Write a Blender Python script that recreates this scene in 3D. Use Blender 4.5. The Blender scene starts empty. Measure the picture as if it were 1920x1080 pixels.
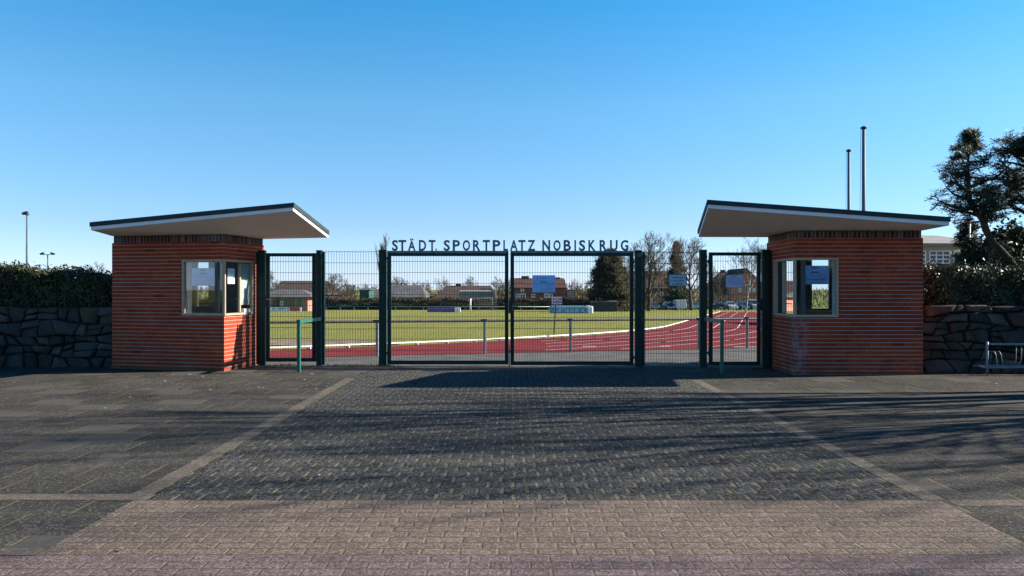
import bpy, math, random
from mathutils import Vector
from mathutils.geometry import tessellate_polygon
R = math.radians
random.seed(7)
scn = bpy.context.scene
col = scn.collection

# ------------------------------------------------------------------ camera, sky, sun, exposure
F, H = 1500.0, 1.65
cam = bpy.data.objects.new('camera', bpy.data.cameras.new('camera'))
col.objects.link(cam)
cam.location = (0, 0, H)
cam.rotation_euler = (R(90), 0, 0)
cam.data.lens = F / 1920 * 36
cam.data.clip_end = 4000
scn.camera = cam

SUN_TO = Vector((1.79, 0.29, 1.0)).normalized()
SUN_EL = math.asin(SUN_TO.z)
SUN_AZ = math.atan2(SUN_TO.x, SUN_TO.y)
world = bpy.data.worlds.new('World')
scn.world = world
world.use_nodes = True
wn = world.node_tree
bg = wn.nodes['Background']
sky = wn.nodes.new('ShaderNodeTexSky')
sky.sky_type = 'NISHITA'
sky.sun_disc = False
sky.sun_elevation = SUN_EL
sky.sun_rotation = SUN_AZ
sky.altitude = 0
sky.air_density = 1.0
sky.dust_density = 0.1
sky.ozone_density = 2.5
# clear spring sky: blue deepens with height; zenith above view darkened to limit ambient light
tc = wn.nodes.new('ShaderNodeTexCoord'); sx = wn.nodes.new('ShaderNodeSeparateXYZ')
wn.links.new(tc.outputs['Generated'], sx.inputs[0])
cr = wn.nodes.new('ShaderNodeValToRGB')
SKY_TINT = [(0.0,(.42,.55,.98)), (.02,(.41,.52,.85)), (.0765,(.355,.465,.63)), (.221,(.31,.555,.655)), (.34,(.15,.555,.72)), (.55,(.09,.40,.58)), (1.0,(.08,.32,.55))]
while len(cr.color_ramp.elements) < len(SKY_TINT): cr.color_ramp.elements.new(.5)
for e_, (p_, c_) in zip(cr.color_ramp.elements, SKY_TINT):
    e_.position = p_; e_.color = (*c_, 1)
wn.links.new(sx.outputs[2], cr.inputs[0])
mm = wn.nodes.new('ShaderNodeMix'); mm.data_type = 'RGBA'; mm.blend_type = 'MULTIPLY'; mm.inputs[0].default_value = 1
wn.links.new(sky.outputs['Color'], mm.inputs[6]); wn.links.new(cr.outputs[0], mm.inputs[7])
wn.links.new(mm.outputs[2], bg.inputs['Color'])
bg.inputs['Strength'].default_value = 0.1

sun = bpy.data.objects.new('sun', bpy.data.lights.new('sun', 'SUN'))
col.objects.link(sun)
sun.data.energy = 4.5
sun.data.angle = R(0.53)
sun.data.color = (1.0, 0.93, 0.82)
sun.location = (30, 5, 30)
sun.rotation_euler = (-SUN_TO).to_track_quat('-Z', 'Y').to_euler()

scn.view_settings.view_transform = 'Standard'
scn.view_settings.look = 'None'
scn.view_settings.gamma = 1
scn.view_settings.use_curve_mapping = False
scn.view_settings.exposure = 1.5

# ------------------------------------------------------------------ measuring helpers
SL = 0.01827
def W(px, py, d): return Vector(((px - 960) / F * d, d, H - (py - 540) / F * d))
def X(px, d): return (px - 960) / F * d
def Z(py, d): return H - (py - 540) / F * d
def G(px, py):
    d = F * H / (py - 540)
    return Vector((X(px, d), d, 0))
def tz(y): return -SL * (min(max(y, 18.5), 230) - 18.5)
def DT(py): return F * (H - SL * 18.5) / (py - 540 - F * SL)

# ------------------------------------------------------------------ mesh builder
class MB:
    def __init__(s):
        s.v = []; s.f = []; s.sm = []; s.mi = []
    def add(s, pts, faces, smooth=False, mi=0):
        b = len(s.v)
        s.v += [tuple(p) for p in pts]
        for f in faces:
            s.f.append(tuple(b + i for i in f)); s.sm.append(smooth); s.mi.append(mi)
    def poly(s, pts, mi=0, smooth=False): s.add(pts, [tuple(range(len(pts)))], smooth, mi)
    def box(s, x0, x1, y0, y1, z0, z1, mi=0):
        p = [(x0,y0,z0),(x1,y0,z0),(x1,y1,z0),(x0,y1,z0),(x0,y0,z1),(x1,y0,z1),(x1,y1,z1),(x0,y1,z1)]
        s.add(p, [(0,3,2,1),(4,5,6,7),(0,1,5,4),(1,2,6,5),(2,3,7,6),(3,0,4,7)], False, mi)
    def cbox(s, x0, x1, y0, y1, z0, z1, c=0.008, mi=0):
        """box with chamfered vertical and top edges"""
        def ring(i, z):
            return [(x0+i+c,y0+i,z),(x1-i-c,y0+i,z),(x1-i,y0+i+c,z),(x1-i,y1-i-c,z),(x1-i-c,y1-i,z),(x0+i+c,y1-i,z),(x0+i,y1-i-c,z),(x0+i,y0+i+c,z)]
        p = ring(0, z0) + ring(0, z1-c) + ring(c, z1)
        fs = [tuple(range(7,-1,-1)), tuple(range(16,24))]
        for r in (0, 8):
            for i in range(8):
                j = (i+1) % 8
                fs.append((r+i, r+j, r+8+j, r+8+i))
        s.add(p, fs, False, mi)
    def beam(s, a, b, w, h, up=(0,0,1), mi=0):
        a = Vector(a); b = Vector(b); d = (b-a).normalized(); up = Vector(up)
        r = d.cross(up)
        if r.length < 1e-4: r = d.cross(Vector((0,1,0)))
        r.normalize(); u = r.cross(d).normalized()
        r *= w/2; u *= h/2
        p = [a-r-u, a+r-u, a+r+u, a-r+u, b-r-u, b+r-u, b+r+u, b-r+u]
        s.add(p, [(0,3,2,1),(4,5,6,7),(0,1,5,4),(1,2,6,5),(2,3,7,6),(3,0,4,7)], False, mi)
    def tube(s, pts, rad, k=6, cap=True, smooth=True, mi=0):
        n = len(pts)
        if not hasattr(rad, '__len__'): rad = [rad]*n
        pts = [Vector(p) for p in pts]
        V = []; prev = None
        for i, p in enumerate(pts):
            d = (pts[min(i+1,n-1)] - pts[max(i-1,0)])
            if d.length < 1e-9: d = Vector((0,0,1))
            d.normalize()
            if prev is None:
                ref = Vector((0,0,1)) if abs(d.z) < .9 else Vector((1,0,0))
                r = d.cross(ref).normalized()
            else:
                r = prev - d*prev.dot(d)
                if r.length < 1e-6: r = d.orthogonal()
                r.normalize()
            prev = r; u = d.cross(r)
            for j in range(k):
                a = 2*math.pi*j/k
                V.append(p + (r*math.cos(a) + u*math.sin(a))*rad[i])
        fs = []
        for i in range(n-1):
            for j in range(k):
                q = (j+1) % k
                fs.append((i*k+j, i*k+q, (i+1)*k+q, (i+1)*k+j))
        s.add(V, fs, smooth, mi)
        if cap:
            b = len(s.v) - len(V)
            s.f.append(tuple(b + j for j in range(k-1,-1,-1))); s.sm.append(False); s.mi.append(mi)
            s.f.append(tuple(b + (n-1)*k + j for j in range(k))); s.sm.append(False); s.mi.append(mi)
    def prism(s, pts, z0, z1, mi=0):
        n = len(pts)
        p = [(a[0],a[1],z0) for a in pts] + [(a[0],a[1],z1) for a in pts]
        fs = [tuple(range(n-1,-1,-1)), tuple(range(n,2*n))]
        for i in range(n):
            j = (i+1) % n
            fs.append((i, j, n+j, n+i))
        s.add(p, fs, False, mi)

def thing(name, label, cat, loc=(0,0,0), group=None):
    o = bpy.data.objects.new(name, None)
    col.objects.link(o)
    o.empty_display_size = 0.2
    o.location = loc
    o['label'] = label; o['category'] = cat
    if group: o['group'] = group
    return o
def wloc(o):
    v = Vector((0,0,0))
    while o is not None:
        v += o.location; o = o.parent
    return v
def obj(name, mb, mat, parent=None, loc=None):
    """link everything in mb as one mesh object; world coordinates in mb"""
    me = bpy.data.meshes.new(name)
    off = Vector(loc) if loc is not None else Vector((0,0,0))
    if parent is not None: off = wloc(parent) + off
    ox, oy, oz = off
    me.from_pydata([(a-ox, b-oy, c-oz) for a, b, c in mb.v], [], mb.f)
    me.polygons.foreach_set('use_smooth', mb.sm)
    mats = mat if isinstance(mat, (list, tuple)) else [mat]
    for m in mats: me.materials.append(m)
    if len(mats) > 1: me.polygons.foreach_set('material_index', mb.mi)
    uv = me.uv_layers.new(name='metres')
    data = [0.0] * (2*len(me.loops))
    for p in me.polygons:
        n = p.normal
        if abs(n.z) > 0.9:
            for li in p.loop_indices:
                v = mb.v[me.loops[li].vertex_index]
                data[2*li] = v[0]; data[2*li+1] = v[1]
        else:
            l = math.hypot(n.x, n.y) or 1
            tx, ty = -n.y/l, n.x/l
            for li in p.loop_indices:
                v = mb.v[me.loops[li].vertex_index]
                data[2*li] = v[0]*tx + v[1]*ty; data[2*li+1] = v[2]
    uv.data.foreach_set('uv', data)
    me.update()
    o = bpy.data.objects.new(name, me)
    col.objects.link(o)
    if parent is not None: o.parent = parent
    if loc is not None: o.location = loc
    return o
def tag(o, label, cat, group=None):
    o['label'] = label; o['category'] = cat
    if group: o['group'] = group
    return o
def struct(o):
    o['kind'] = 'structure'; return o
def stuff(o, label, cat):
    o['kind'] = 'stuff'; o['label'] = label; o['category'] = cat; return o
def copy_tree(o, parent=None):
    c = o.copy(); col.objects.link(c)
    if parent is not None: c.parent = parent
    for ch in list(o.children): copy_tree(ch, c)
    return c

# ------------------------------------------------------------------ materials
class NT:
    def __init__(s, name):
        s.m = bpy.data.materials.new(name); s.m.use_nodes = True
        s.t = s.m.node_tree; s.b = s.t.nodes['Principled BSDF']
    def n(s, typ, **kw):
        o = s.t.nodes.new('ShaderNode' + typ)
        for k, v in kw.items(): setattr(o, k, v)
        return o
    def l(s, a, b): s.t.links.new(a, b)
    def val(s, sock, x):
        if hasattr(x, 'is_linked') or isinstance(x, bpy.types.NodeSocket): s.l(x, sock)
        else: sock.default_value = x
    def math(s, op, a, b=0.0, c=0.0):
        o = s.n('Math', operation=op)
        s.val(o.inputs[0], a); s.val(o.inputs[1], b); s.val(o.inputs[2], c)
        return o.outputs[0]
    def mix(s, fac, a, b, blend='MIX'):
        o = s.n('Mix', data_type='RGBA', blend_type=blend)
        s.val(o.inputs[0], fac); s.val(o.inputs[6], a); s.val(o.inputs[7], b)
        return o.outputs[2]
    def noise(s, vec, scale, detail=3, rough=0.6, dist=0.0):
        o = s.n('TexNoise'); o.inputs['Scale'].default_value = scale
        o.inputs['Detail'].default_value = detail; o.inputs['Roughness'].default_value = rough
        o.inputs['Distortion'].default_value = dist
        if vec is not None: s.l(vec, o.inputs['Vector'])
        return o
    def ramp(s, fac, a, b, x0=0.0, x1=1.0):
        o = s.n('MapRange', interpolation_type='SMOOTHSTEP')
        s.val(o.inputs[0], fac); o.inputs[1].default_value = a; o.inputs[2].default_value = b
        o.inputs[3].default_value = x0; o.inputs[4].default_value = x1
        return o.outputs[0]
    def bump(s, h, strength=0.5, dist=0.01):
        o = s.n('Bump'); o.inputs['Strength'].default_value = strength; o.inputs['Distance'].default_value = dist
        s.l(h, o.inputs['Height']); s.l(o.outputs[0], s.b.inputs['Normal'])
    def obj_co(s): return s.n('TexCoord').outputs['Object']
    def uv(s): return s.n('TexCoord').outputs['UV']
def C(r, g, b): return (r, g, b, 1)

def plain(name, c, rough=0.6, var=0.15, scale=3.0, spec=0.4, metal=0.0, bump=0.0, c2=None, bscale=60):
    t = NT(name); co = t.obj_co()
    n = t.noise(co, scale, 4)
    c2 = c2 or tuple(min(1, x*(1-var)) for x in c)
    f = t.ramp(n.outputs[0], 0.35, 0.65)
    t.l(t.mix(f, C(*c), C(*c2)), t.b.inputs['Base Color'])
    t.b.inputs['Roughness'].default_value = rough
    t.b.inputs['Specular IOR Level'].default_value = spec
    t.b.inputs['Metallic'].default_value = metal
    if bump: t.bump(t.noise(co, bscale, 3).outputs[0], bump, 0.01)
    return t.m

def island(name, cols, rough=0.6, spec=0.3, transl=0.0, nscale=0.8, bump=0.0):
    """colour varies per separate piece (leaf, stone) and in broad natural patches"""
    t = NT(name); g = t.n('NewGeometry'); co = t.obj_co()
    r = t.n('ValToRGB'); r.color_ramp.interpolation = 'LINEAR'
    while len(r.color_ramp.elements) < len(cols): r.color_ramp.elements.new(0.5)
    for i, c in enumerate(cols):
        e = r.color_ramp.elements[i]; e.position = i/(len(cols)-1); e.color = C(*c)
    t.l(g.outputs['Random Per Island'], r.inputs[0])
    n = t.noise(co, nscale, 3)
    k = t.ramp(n.outputs[0], 0.3, 0.7, 0.75, 1.2)
    o = t.n('Mix', data_type='RGBA', blend_type='MULTIPLY'); o.inputs[0].default_value = 1
    t.l(r.outputs[0], o.inputs[6]); t.l(k, o.inputs[7])
    t.l(o.outputs[2], t.b.inputs['Base Color'])
    t.b.inputs['Roughness'].default_value = rough
    t.b.inputs['Specular IOR Level'].default_value = spec
    if bump:
        nn = t.noise(co, 14, 6, 0.7); t.bump(nn.outputs[0], bump, 0.03)
    if transl:
        tr = t.n('BsdfTranslucent'); t.l(o.outputs[2], tr.inputs[0])
        mx = t.n('MixShader'); mx.inputs[0].default_value = transl
        out = t.t.nodes['Material Output']
        t.l(t.b.outputs[0], mx.inputs[1]); t.l(tr.outputs[0], mx.inputs[2]); t.l(mx.outputs[0], out.inputs[0])
    return t.m

def paver(name, w, h, gw, gh, ca, cb, cj, stagger=0.5, ox=0.0, oy=0.0, var=0.25, joint=(0.9, 0.5), speck=0.5,
          rough=0.85, wob=0.006, patch=None, bumpd=0.012, spl=0.0, jl=None, odd=None, grit=.45):
    t = NT(name); co = t.obj_co()
    wn_ = t.noise(co, 7, 2)
    sub = t.n('VectorMath', operation='SUBTRACT'); t.l(wn_.outputs['Color'], sub.inputs[0]); sub.inputs[1].default_value = (.5,.5,.5)
    sc = t.n('VectorMath', operation='SCALE'); t.l(sub.outputs[0], sc.inputs[0]); sc.inputs['Scale'].default_value = wob*2
    ad = t.n('VectorMath', operation='ADD'); t.l(co, ad.inputs[0]); t.l(sc.outputs[0], ad.inputs[1])
    sp = t.n('SeparateXYZ'); t.l(ad.outputs[0], sp.inputs[0])
    yy = t.math('DIVIDE', t.math('SUBTRACT', sp.outputs[1], oy), h)
    row = t.math('FLOOR', yy); fy = t.math('SUBTRACT', yy, row)
    rn = t.n('TexWhiteNoise', noise_dimensions='1D'); t.l(row, rn.inputs['W'])
    sh = t.math('ADD', t.math('MULTIPLY', row, stagger), t.math('MULTIPLY', rn.outputs[0], 0.10 if spl == 0 else spl))
    xx = t.math('ADD', t.math('DIVIDE', t.math('SUBTRACT', sp.outputs[0], ox), w), sh)
    cx = t.math('FLOOR', xx); fx = t.math('SUBTRACT', xx, cx)
    dx = t.math('MULTIPLY', t.math('MINIMUM', fx, t.math('SUBTRACT', 1.0, fx)), w)
    dy = t.math('MULTIPLY', t.math('MINIMUM', fy, t.math('SUBTRACT', 1.0, fy)), h)
    mx = t.ramp(dx, gw*0.35, gw*0.65, 1, 0); my = t.ramp(dy, gh*0.35, gh*0.65, 1, 0)
    cv = t.n('CombineXYZ'); t.l(cx, cv.inputs[0]); t.l(row, cv.inputs[1])
    wv = t.n('TexWhiteNoise', noise_dimensions='2D'); t.l(cv.outputs[0], wv.inputs['Vector'])
    big = t.noise(co, 0.55, 5, 0.65)
    base = t.mix(t.ramp(big.outputs[0], 0.35, 0.65), C(*ca), C(*cb))
    k = t.math('ADD', t.math('MULTIPLY', wv.outputs[0], var), 1 - var/2)
    fine = t.noise(co, 120, 2, 0.7)
    mid = t.noise(co, 22, 4, 0.7)
    vo = t.n('TexVoronoi'); vo.inputs['Scale'].default_value = 95; t.l(co, vo.inputs['Vector'])
    vs = t.n('SeparateXYZ'); t.l(vo.outputs['Color'], vs.inputs[0])
    k = t.math('MULTIPLY', k, t.ramp(fine.outputs[0], 0.25, 0.75, 1-speck*.8, 1+speck*.8))
    k = t.math('MULTIPLY', k, t.ramp(vs.outputs[0], 0.0, 1.0, 1-speck*.7, 1+speck*.7))
    gv = t.n('TexVoronoi'); gv.inputs['Scale'].default_value = 42; t.l(co, gv.inputs['Vector'])
    gs = t.n('SeparateXYZ'); t.l(gv.outputs['Color'], gs.inputs[0])
    k = t.math('MULTIPLY', k, t.ramp(gs.outputs[2], 0, 1, 1-speck*grit, 1+speck*grit))
    k = t.math('MULTIPLY', k, t.ramp(mid.outputs[0], 0.3, 0.7, 0.8, 1.2))
    o = t.n('Mix', data_type='RGBA', blend_type='MULTIPLY'); o.inputs[0].default_value = 1
    t.l(base, o.inputs[6]); t.l(k, o.inputs[7]); c = o.outputs[2]
    glint = t.ramp(vs.outputs[1], 0.965, 0.985)
    c = t.mix(t.math('MULTIPLY', glint, 0.5), c, C(.28,.27,.26))
    if patch:
        pn = t.noise(co, patch[0], 4, 0.6); pm = t.ramp(pn.outputs[0], patch[1], patch[2])
        c = t.mix(t.math('MULTIPLY', pm, patch[4]), c, C(*patch[3]))
    jn = t.noise(co, 3.0, 3); jf = t.ramp(jn.outputs[0], 0.3, 0.62, 0.6, 1.0)
    if odd:
        c = t.mix(t.math('MULTIPLY', t.ramp(wv.outputs[0], .86, .90), .75), c, C(*odd))
    if jl:      # sand fill differs from joint to joint and stops short of the corners
        rc = t.n('CombineXYZ'); t.l(t.math('FLOOR', t.math('ADD', xx, .5)), rc.inputs[0]); t.l(row, rc.inputs[1])
        wj = t.n('TexWhiteNoise', noise_dimensions='2D'); t.l(rc.outputs[0], wj.inputs['Vector'])
        mxj = t.math('MULTIPLY', mx, t.ramp(wj.outputs[0], 0, 1, .6, 1.0))
        mxj = t.math('MULTIPLY', mxj, t.ramp(dy, h*.5*(1-jl)*.6, h*.5*(1-jl)*1.2))
    else: mxj = mx
    jm = t.math('MAXIMUM', t.math('MULTIPLY', mxj, joint[0]), t.math('MULTIPLY', my, joint[1]))
    jm = t.math('MULTIPLY', jm, jf)
    if jl: c = t.mix(t.math('MULTIPLY', my, .55), c, C(cb[0]*.35, cb[1]*.35, cb[2]*.33))
    jc = t.mix(t.ramp(mid.outputs[0], .35, .65), C(*cj), C(cj[0]*.55, cj[1]*.62, cj[2]*.45))
    c = t.mix(jm, c, jc)
    t.l(c, t.b.inputs['Base Color'])
    t.b.inputs['Roughness'].default_value = rough
    t.b.inputs['Specular IOR Level'].default_value = 0.07
    hgt = t.math('ADD', t.math('MULTIPLY', t.math('MAXIMUM', mx, my), -0.8),
                 t.math('ADD', t.math('MULTIPLY', fine.outputs[0], 0.35*speck), t.math('MULTIPLY', vs.outputs[0], 0.3*speck)))
    hgt = t.math('ADD', hgt, t.math('MULTIPLY', wv.outputs[0], 0.25))
    t.bump(hgt, 0.7, bumpd)
    return t.m

def brick(name, w, h, gw, gh, cols, cm, cv_, vert=False, stagger=0.5, mort=0.85, dirt=0.5, stain=False):
    """running bond from metre UVs: pale bed joints, dark narrow head joints"""
    t = NT(name); uv = t.uv(); co = t.obj_co()
    sp = t.n('SeparateXYZ'); t.l(uv, sp.inputs[0])
    u, v = (sp.outputs[1], sp.outputs[0]) if vert else (sp.outputs[0], sp.outputs[1])
    jit = t.noise(co, 5, 2); v2 = t.math('ADD', v, t.math('MULTIPLY', t.math('SUBTRACT', jit.outputs[0], .5), 0.006))
    yy = t.math('DIVIDE', v2, h); row = t.math('FLOOR', yy); fy = t.math('SUBTRACT', yy, row)
    rn = t.n('TexWhiteNoise', noise_dimensions='1D'); t.l(row, rn.inputs['W'])
    xx = t.math('ADD', t.math('DIVIDE', u, w), t.math('ADD', t.math('MULTIPLY', row, stagger), t.math('MULTIPLY', rn.outputs[0], 0.12)))
    cx = t.math('FLOOR', xx); fx = t.math('SUBTRACT', xx, cx)
    dx = t.math('MULTIPLY', t.math('MINIMUM', fx, t.math('SUBTRACT', 1.0, fx)), w)
    dy = t.math('MULTIPLY', t.math('MINIMUM', fy, t.math('SUBTRACT', 1.0, fy)), h)
    mx = t.ramp(dx, gw*.35, gw*.65, 1, 0); my = t.ramp(dy, gh*.35, gh*.65, 1, 0)
    cc = t.n('CombineXYZ'); t.l(cx, cc.inputs[0]); t.l(row, cc.inputs[1])
    wv = t.n('TexWhiteNoise', noise_dimensions='2D'); t.l(cc.outputs[0], wv.inputs['Vector'])
    r = t.n('ValToRGB')
    while len(r.color_ramp.elements) < len(cols): r.color_ramp.elements.new(0.5)
    for i, (p, c) in enumerate(cols):
        e = r.color_ramp.elements[i]; e.position = p; e.color = C(*c)
    t.l(wv.outputs[0], r.inputs[0])
    fine = t.noise(co, 90, 3); big = t.noise(co, 1.3, 4, .65)
    k = t.math('MULTIPLY', t.ramp(fine.outputs[0], .3, .7, .8, 1.2), t.ramp(big.outputs[0], .3, .7, 1-dirt*.5, 1+dirt*.25))
    o = t.n('Mix', data_type='RGBA', blend_type='MULTIPLY'); o.inputs[0].default_value = 1
    t.l(r.outputs[0], o.inputs[6]); t.l(k, o.inputs[7]); c = o.outputs[2]
    c = t.mix(t.math('MULTIPLY', mx, .8), c, C(*cv_))
    mn = t.noise(co, 2.2, 3); mf = t.ramp(mn.outputs[0], .3, .6, mort*.6, mort)
    c = t.mix(t.math('MULTIPLY', my, mf), c, C(*cm))
    spz = t.n('SeparateXYZ'); t.l(co, spz.inputs[0])
    low = t.math('MULTIPLY', t.ramp(spz.outputs[2], 0.05, 0.45, 1, 0), t.ramp(t.noise(co, 3.5, 4).outputs[0], .38, .62))
    c = t.mix(t.math('MULTIPLY', low, 0.45*dirt*2), c, C(.055,.05,.04))
    if stain:   # lime washed out of the corner under the window
        dd = t.math('SQRT', t.math('ADD', t.math('MULTIPLY', spz.outputs[0], spz.outputs[0]), t.math('MULTIPLY', spz.outputs[1], spz.outputs[1])))
        near = t.math('MULTIPLY', t.ramp(dd, .04, .34, 1, 0), t.ramp(spz.outputs[2], 1.0, 1.12, 1, 0))
        near = t.math('MULTIPLY', near, t.ramp(t.noise(co, 6, 4).outputs[0], .40, .66))
        c = t.mix(t.math('MULTIPLY', near, .7), c, C(.26,.27,.30))
    t.l(c, t.b.inputs['Base Color'])
    t.b.inputs['Roughness'].default_value = .75; t.b.inputs['Specular IOR Level'].default_value = .12
    hgt = t.math('ADD', t.math('MULTIPLY', t.math('MAXIMUM', mx, my), -1.0), t.math('MULTIPLY', fine.outputs[0], .35))
    t.bump(hgt, .3, .005)
    return t.m

def glass(name, tint=(.82,.9,.9), refl=0.0):
    t = NT(name)
    tr = t.n('BsdfTransparent'); tr.inputs[0].default_value = C(*tint)
    gl = t.n('BsdfGlossy'); gl.inputs['Roughness'].default_value = .015; gl.inputs[0].default_value = C(1,1,1)
    fr = t.n('Fresnel'); fr.inputs[0].default_value = 1.55
    f = t.math('ADD', t.math('MULTIPLY', fr.outputs[0], .9), refl)
    mx = t.n('MixShader'); t.l(f, mx.inputs[0]); t.l(tr.outputs[0], mx.inputs[1]); t.l(gl.outputs[0], mx.inputs[2])
    t.l(mx.outputs[0], t.t.nodes['Material Output'].inputs[0])
    return t.m

M = {}
M['green'] = plain('dark_green_paint', (.0025,.030,.025), .5, .3, 6, .3)
M['green_mid'] = plain('mid_green_paint', (.022,.135,.092), .45, .25, 9, .45)
M['wire'] = plain('green_wire', (.006,.035,.032), .5, .2, 6, .35)
M['steel'] = plain('galvanised_steel', (.42,.44,.45), .42, .3, 14, .5, .7)
M['darksteel'] = plain('weathered_steel', (.13,.13,.13), .55, .4, 10, .4, .3)
M['letter'] = plain('blue_grey_letter_paint', (.145,.19,.235), .5, .15, 8, .4)
BR = [(0,(.29,.042,.018)), (.25,(.335,.050,.019)), (.6,(.36,.055,.020)), (.97,(.39,.066,.022)), (.993,(.22,.038,.016)), (1,(.13,.03,.02))]
M['brick'] = brick('red_clinker', .215, .0765, .010, .014,
    BR, (.38,.32,.28), (.13,.026,.013), dirt=.3)
M['brick_stained'] = brick('red_clinker_stained', .215, .0765, .010, .014, BR, (.38,.32,.285), (.13,.026,.013), dirt=.5, stain=True)
M['soldier'] = brick('soldier_clinker', .4, .079, .008, .012,
    [(0,(.045,.03,.035)), (.3,(.075,.035,.035)), (.55,(.10,.04,.035)), (.75,(.12,.11,.11)), (.9,(.06,.05,.055)), (1,(.2,.19,.18))],
    (.34,.33,.31), (.06,.03,.03), vert=True, stagger=0.0, mort=.8, dirt=.1)
M['soffit'] = plain('cream_soffit_paint', (.82,.75,.68), .75, .06, 1.2)
M['white'] = plain('white_paint', (.80,.79,.76), .55, .06, 4)
M['membrane'] = plain('roof_felt', (.022,.040,.045), .7, .3, 5, bump=.3)
M['frame'] = plain('bronze_window_frame', (.44,.34,.225), .5, .15, 6, .4, .1)
M['frame_dark'] = plain('dark_window_bar', (.05,.055,.06), .45, .2, 6)
M['inner_wall'] = plain('interior_grey_plaster', (.16,.165,.16), .8, .2, 2)
M['inner'] = plain('interior_plaster', (.82,.82,.78), .8, .12, 2)
M['inner_dark'] = plain('interior_shelf', (.09,.085,.08), .6, .3, 3)
M['blind'] = plain('grey_blind', (.42,.45,.45), .8, .12, 5)
M['glass'] = glass('window_glass')
M['paper'] = plain('white_paper', (.82,.82,.84), .7, .05, 4)
M['paper_blue'] = plain('blue_shade_tinted_paper', (.40,.60,.92), .55, .12, 5)  # blue of skylit shade is mixed into this paper colour
M['paper_lav'] = plain('lavender_shade_tinted_paper', (.58,.65,.92), .6, .1, 5)  # lavender cast of shade is mixed into this pale paper colour
M['ink'] = plain('dark_ink', (.05,.05,.09), .7, .1, 4)
M['ink_mid'] = plain('pale_ink', (.26,.29,.5), .7, .1, 4)
M['red_ink'] = plain('red_ink', (.6,.07,.06), .6, .1, 4)
M['black'] = plain('black_plastic', (.02,.02,.022), .5, .2, 6)

# ------------------------------------------------------------------ ground, pavements, track
def sheet(name, pts, mat, z=0.0, fn=None):
    m = MB()
    tri = tessellate_polygon([[Vector((p[0], p[1], 0)) for p in pts]])
    vs = [(p[0], p[1], (fn(p[1]) if fn else 0) + z) for p in pts]
    fs = []
    for a, b, c in tri:
        ar = (vs[b][0]-vs[a][0])*(vs[c][1]-vs[a][1]) - (vs[b][1]-vs[a][1])*(vs[c][0]-vs[a][0])
        fs.append((a,b,c) if ar > 0 else (a,c,b))
    m.add(vs, fs)
    return struct(obj(name, m, mat))

def grass_mat():
    t = NT('meadow_grass'); co = t.obj_co()
    st = t.n('VectorMath', operation='MULTIPLY'); t.l(co, st.inputs[0]); st.inputs[1].default_value = (1, .45, 1)
    a = t.noise(st.outputs[0], .35, 6, .65); b = t.noise(st.outputs[0], 4.0, 4, .7); f = t.noise(co, 45, 3, .7)
    c = t.mix(t.ramp(a.outputs[0], .35, .65), C(.195,.188,.040), C(.150,.160,.034))
    c = t.mix(t.math('MULTIPLY', t.ramp(b.outputs[0], .42, .68), .55), c, C(.19,.165,.06))
    k = t.ramp(f.outputs[0], .25, .75, .65, 1.35)
    o = t.n('Mix', data_type='RGBA', blend_type='MULTIPLY'); o.inputs[0].default_value = 1
    t.l(c, o.inputs[6]); t.l(k, o.inputs[7]); t.l(o.outputs[2], t.b.inputs['Base Color'])
    t.b.inputs['Roughness'].default_value = .9; t.b.inputs['Specular IOR Level'].default_value = .1
    t.bump(t.math('ADD', f.outputs[0], b.outputs[0]), .8, .05)
    return t.m
M['grass'] = grass_mat()
m = MB()
ys = [-400, 18.5, 230, 2500]
for i in range(3):
    y0, y1 = ys[i], ys[i+1]
    z0, z1 = tz(y0)-.03, tz(y1)-.03
    xw = [-1800, -200, -40, 0, 40, 200, 1800]
    for j in range(6):
        m.poly([(xw[j],y0,z0),(xw[j+1],y0,z0),(xw[j+1],y1,z1),(xw[j],y1,z1)])
struct(obj('ground', m, M['grass']))

KL0, KL1, KR0, KR1 = -3.04, -2.87, 3.20, 3.37       # kerb strips either side of the dark setts
YB = 6.22                                            # where dark setts meet pale pavers
YP = 4.93                                            # start of the pinkish pavers
M['sett'] = paver('dark_interlocking_setts', .205, .192, .030, .012, (.050,.049,.047), (.038,.038,.037), (.185,.148,.098), ox=.03, oy=YB, var=.35,
                  joint=(.9,.3), speck=1.0, wob=.012, jl=.72, grit=.45, patch=(.9,.55,.75,(.11,.095,.062),.38), bumpd=.022)
M['paver'] = paver('pale_clay_pavers', .2425, .1155, .019, .0125, (.128,.098,.080), (.110,.086,.071), (.180,.142,.092), ox=.05, oy=YB, var=.2, joint=(.95,.25), speck=.6, wob=.004, jl=.93, grit=.18)
M['pink'] = paver('pinkish_pavers', .2425, .1155, .015, .011, (.122,.088,.087), (.106,.080,.080), (.165,.132,.085), ox=.11, oy=YP, var=.22, joint=(.75,.25), speck=.6, wob=.004, jl=.93, grit=.18)
M['slab'] = paver('grey_slabs', .60, .545, .024, .015, (.053,.048,.041), (.039,.037,.033), (.15,.122,.068), ox=.1, oy=YB+.2, var=.45, joint=(.8,.45), speck=.6, wob=.008,
                  patch=(1.1,.57,.72,(.105,.09,.078),.55), spl=.25, odd=(.075,.068,.060))
M['kerb'] = paver('kerb_blocks', .17, .245, .004, .010, (.115,.095,.075), (.095,.082,.068), (.16,.13,.065), ox=0, oy=YB, var=.2, joint=(.2,.8), speck=.35, wob=.004)
M['edge_row'] = paver('edge_pavers', .245, .6, .010, .004, (.105,.087,.070), (.09,.077,.064), (.16,.13,.065), ox=0, oy=0, var=.2, joint=(.8,.3), speck=.35, wob=.004)
M['asphalt'] = plain('worn_path', (.105,.095,.085), .9, .3, 1.6, .2, bump=.4, c2=(.065,.061,.056))

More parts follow.
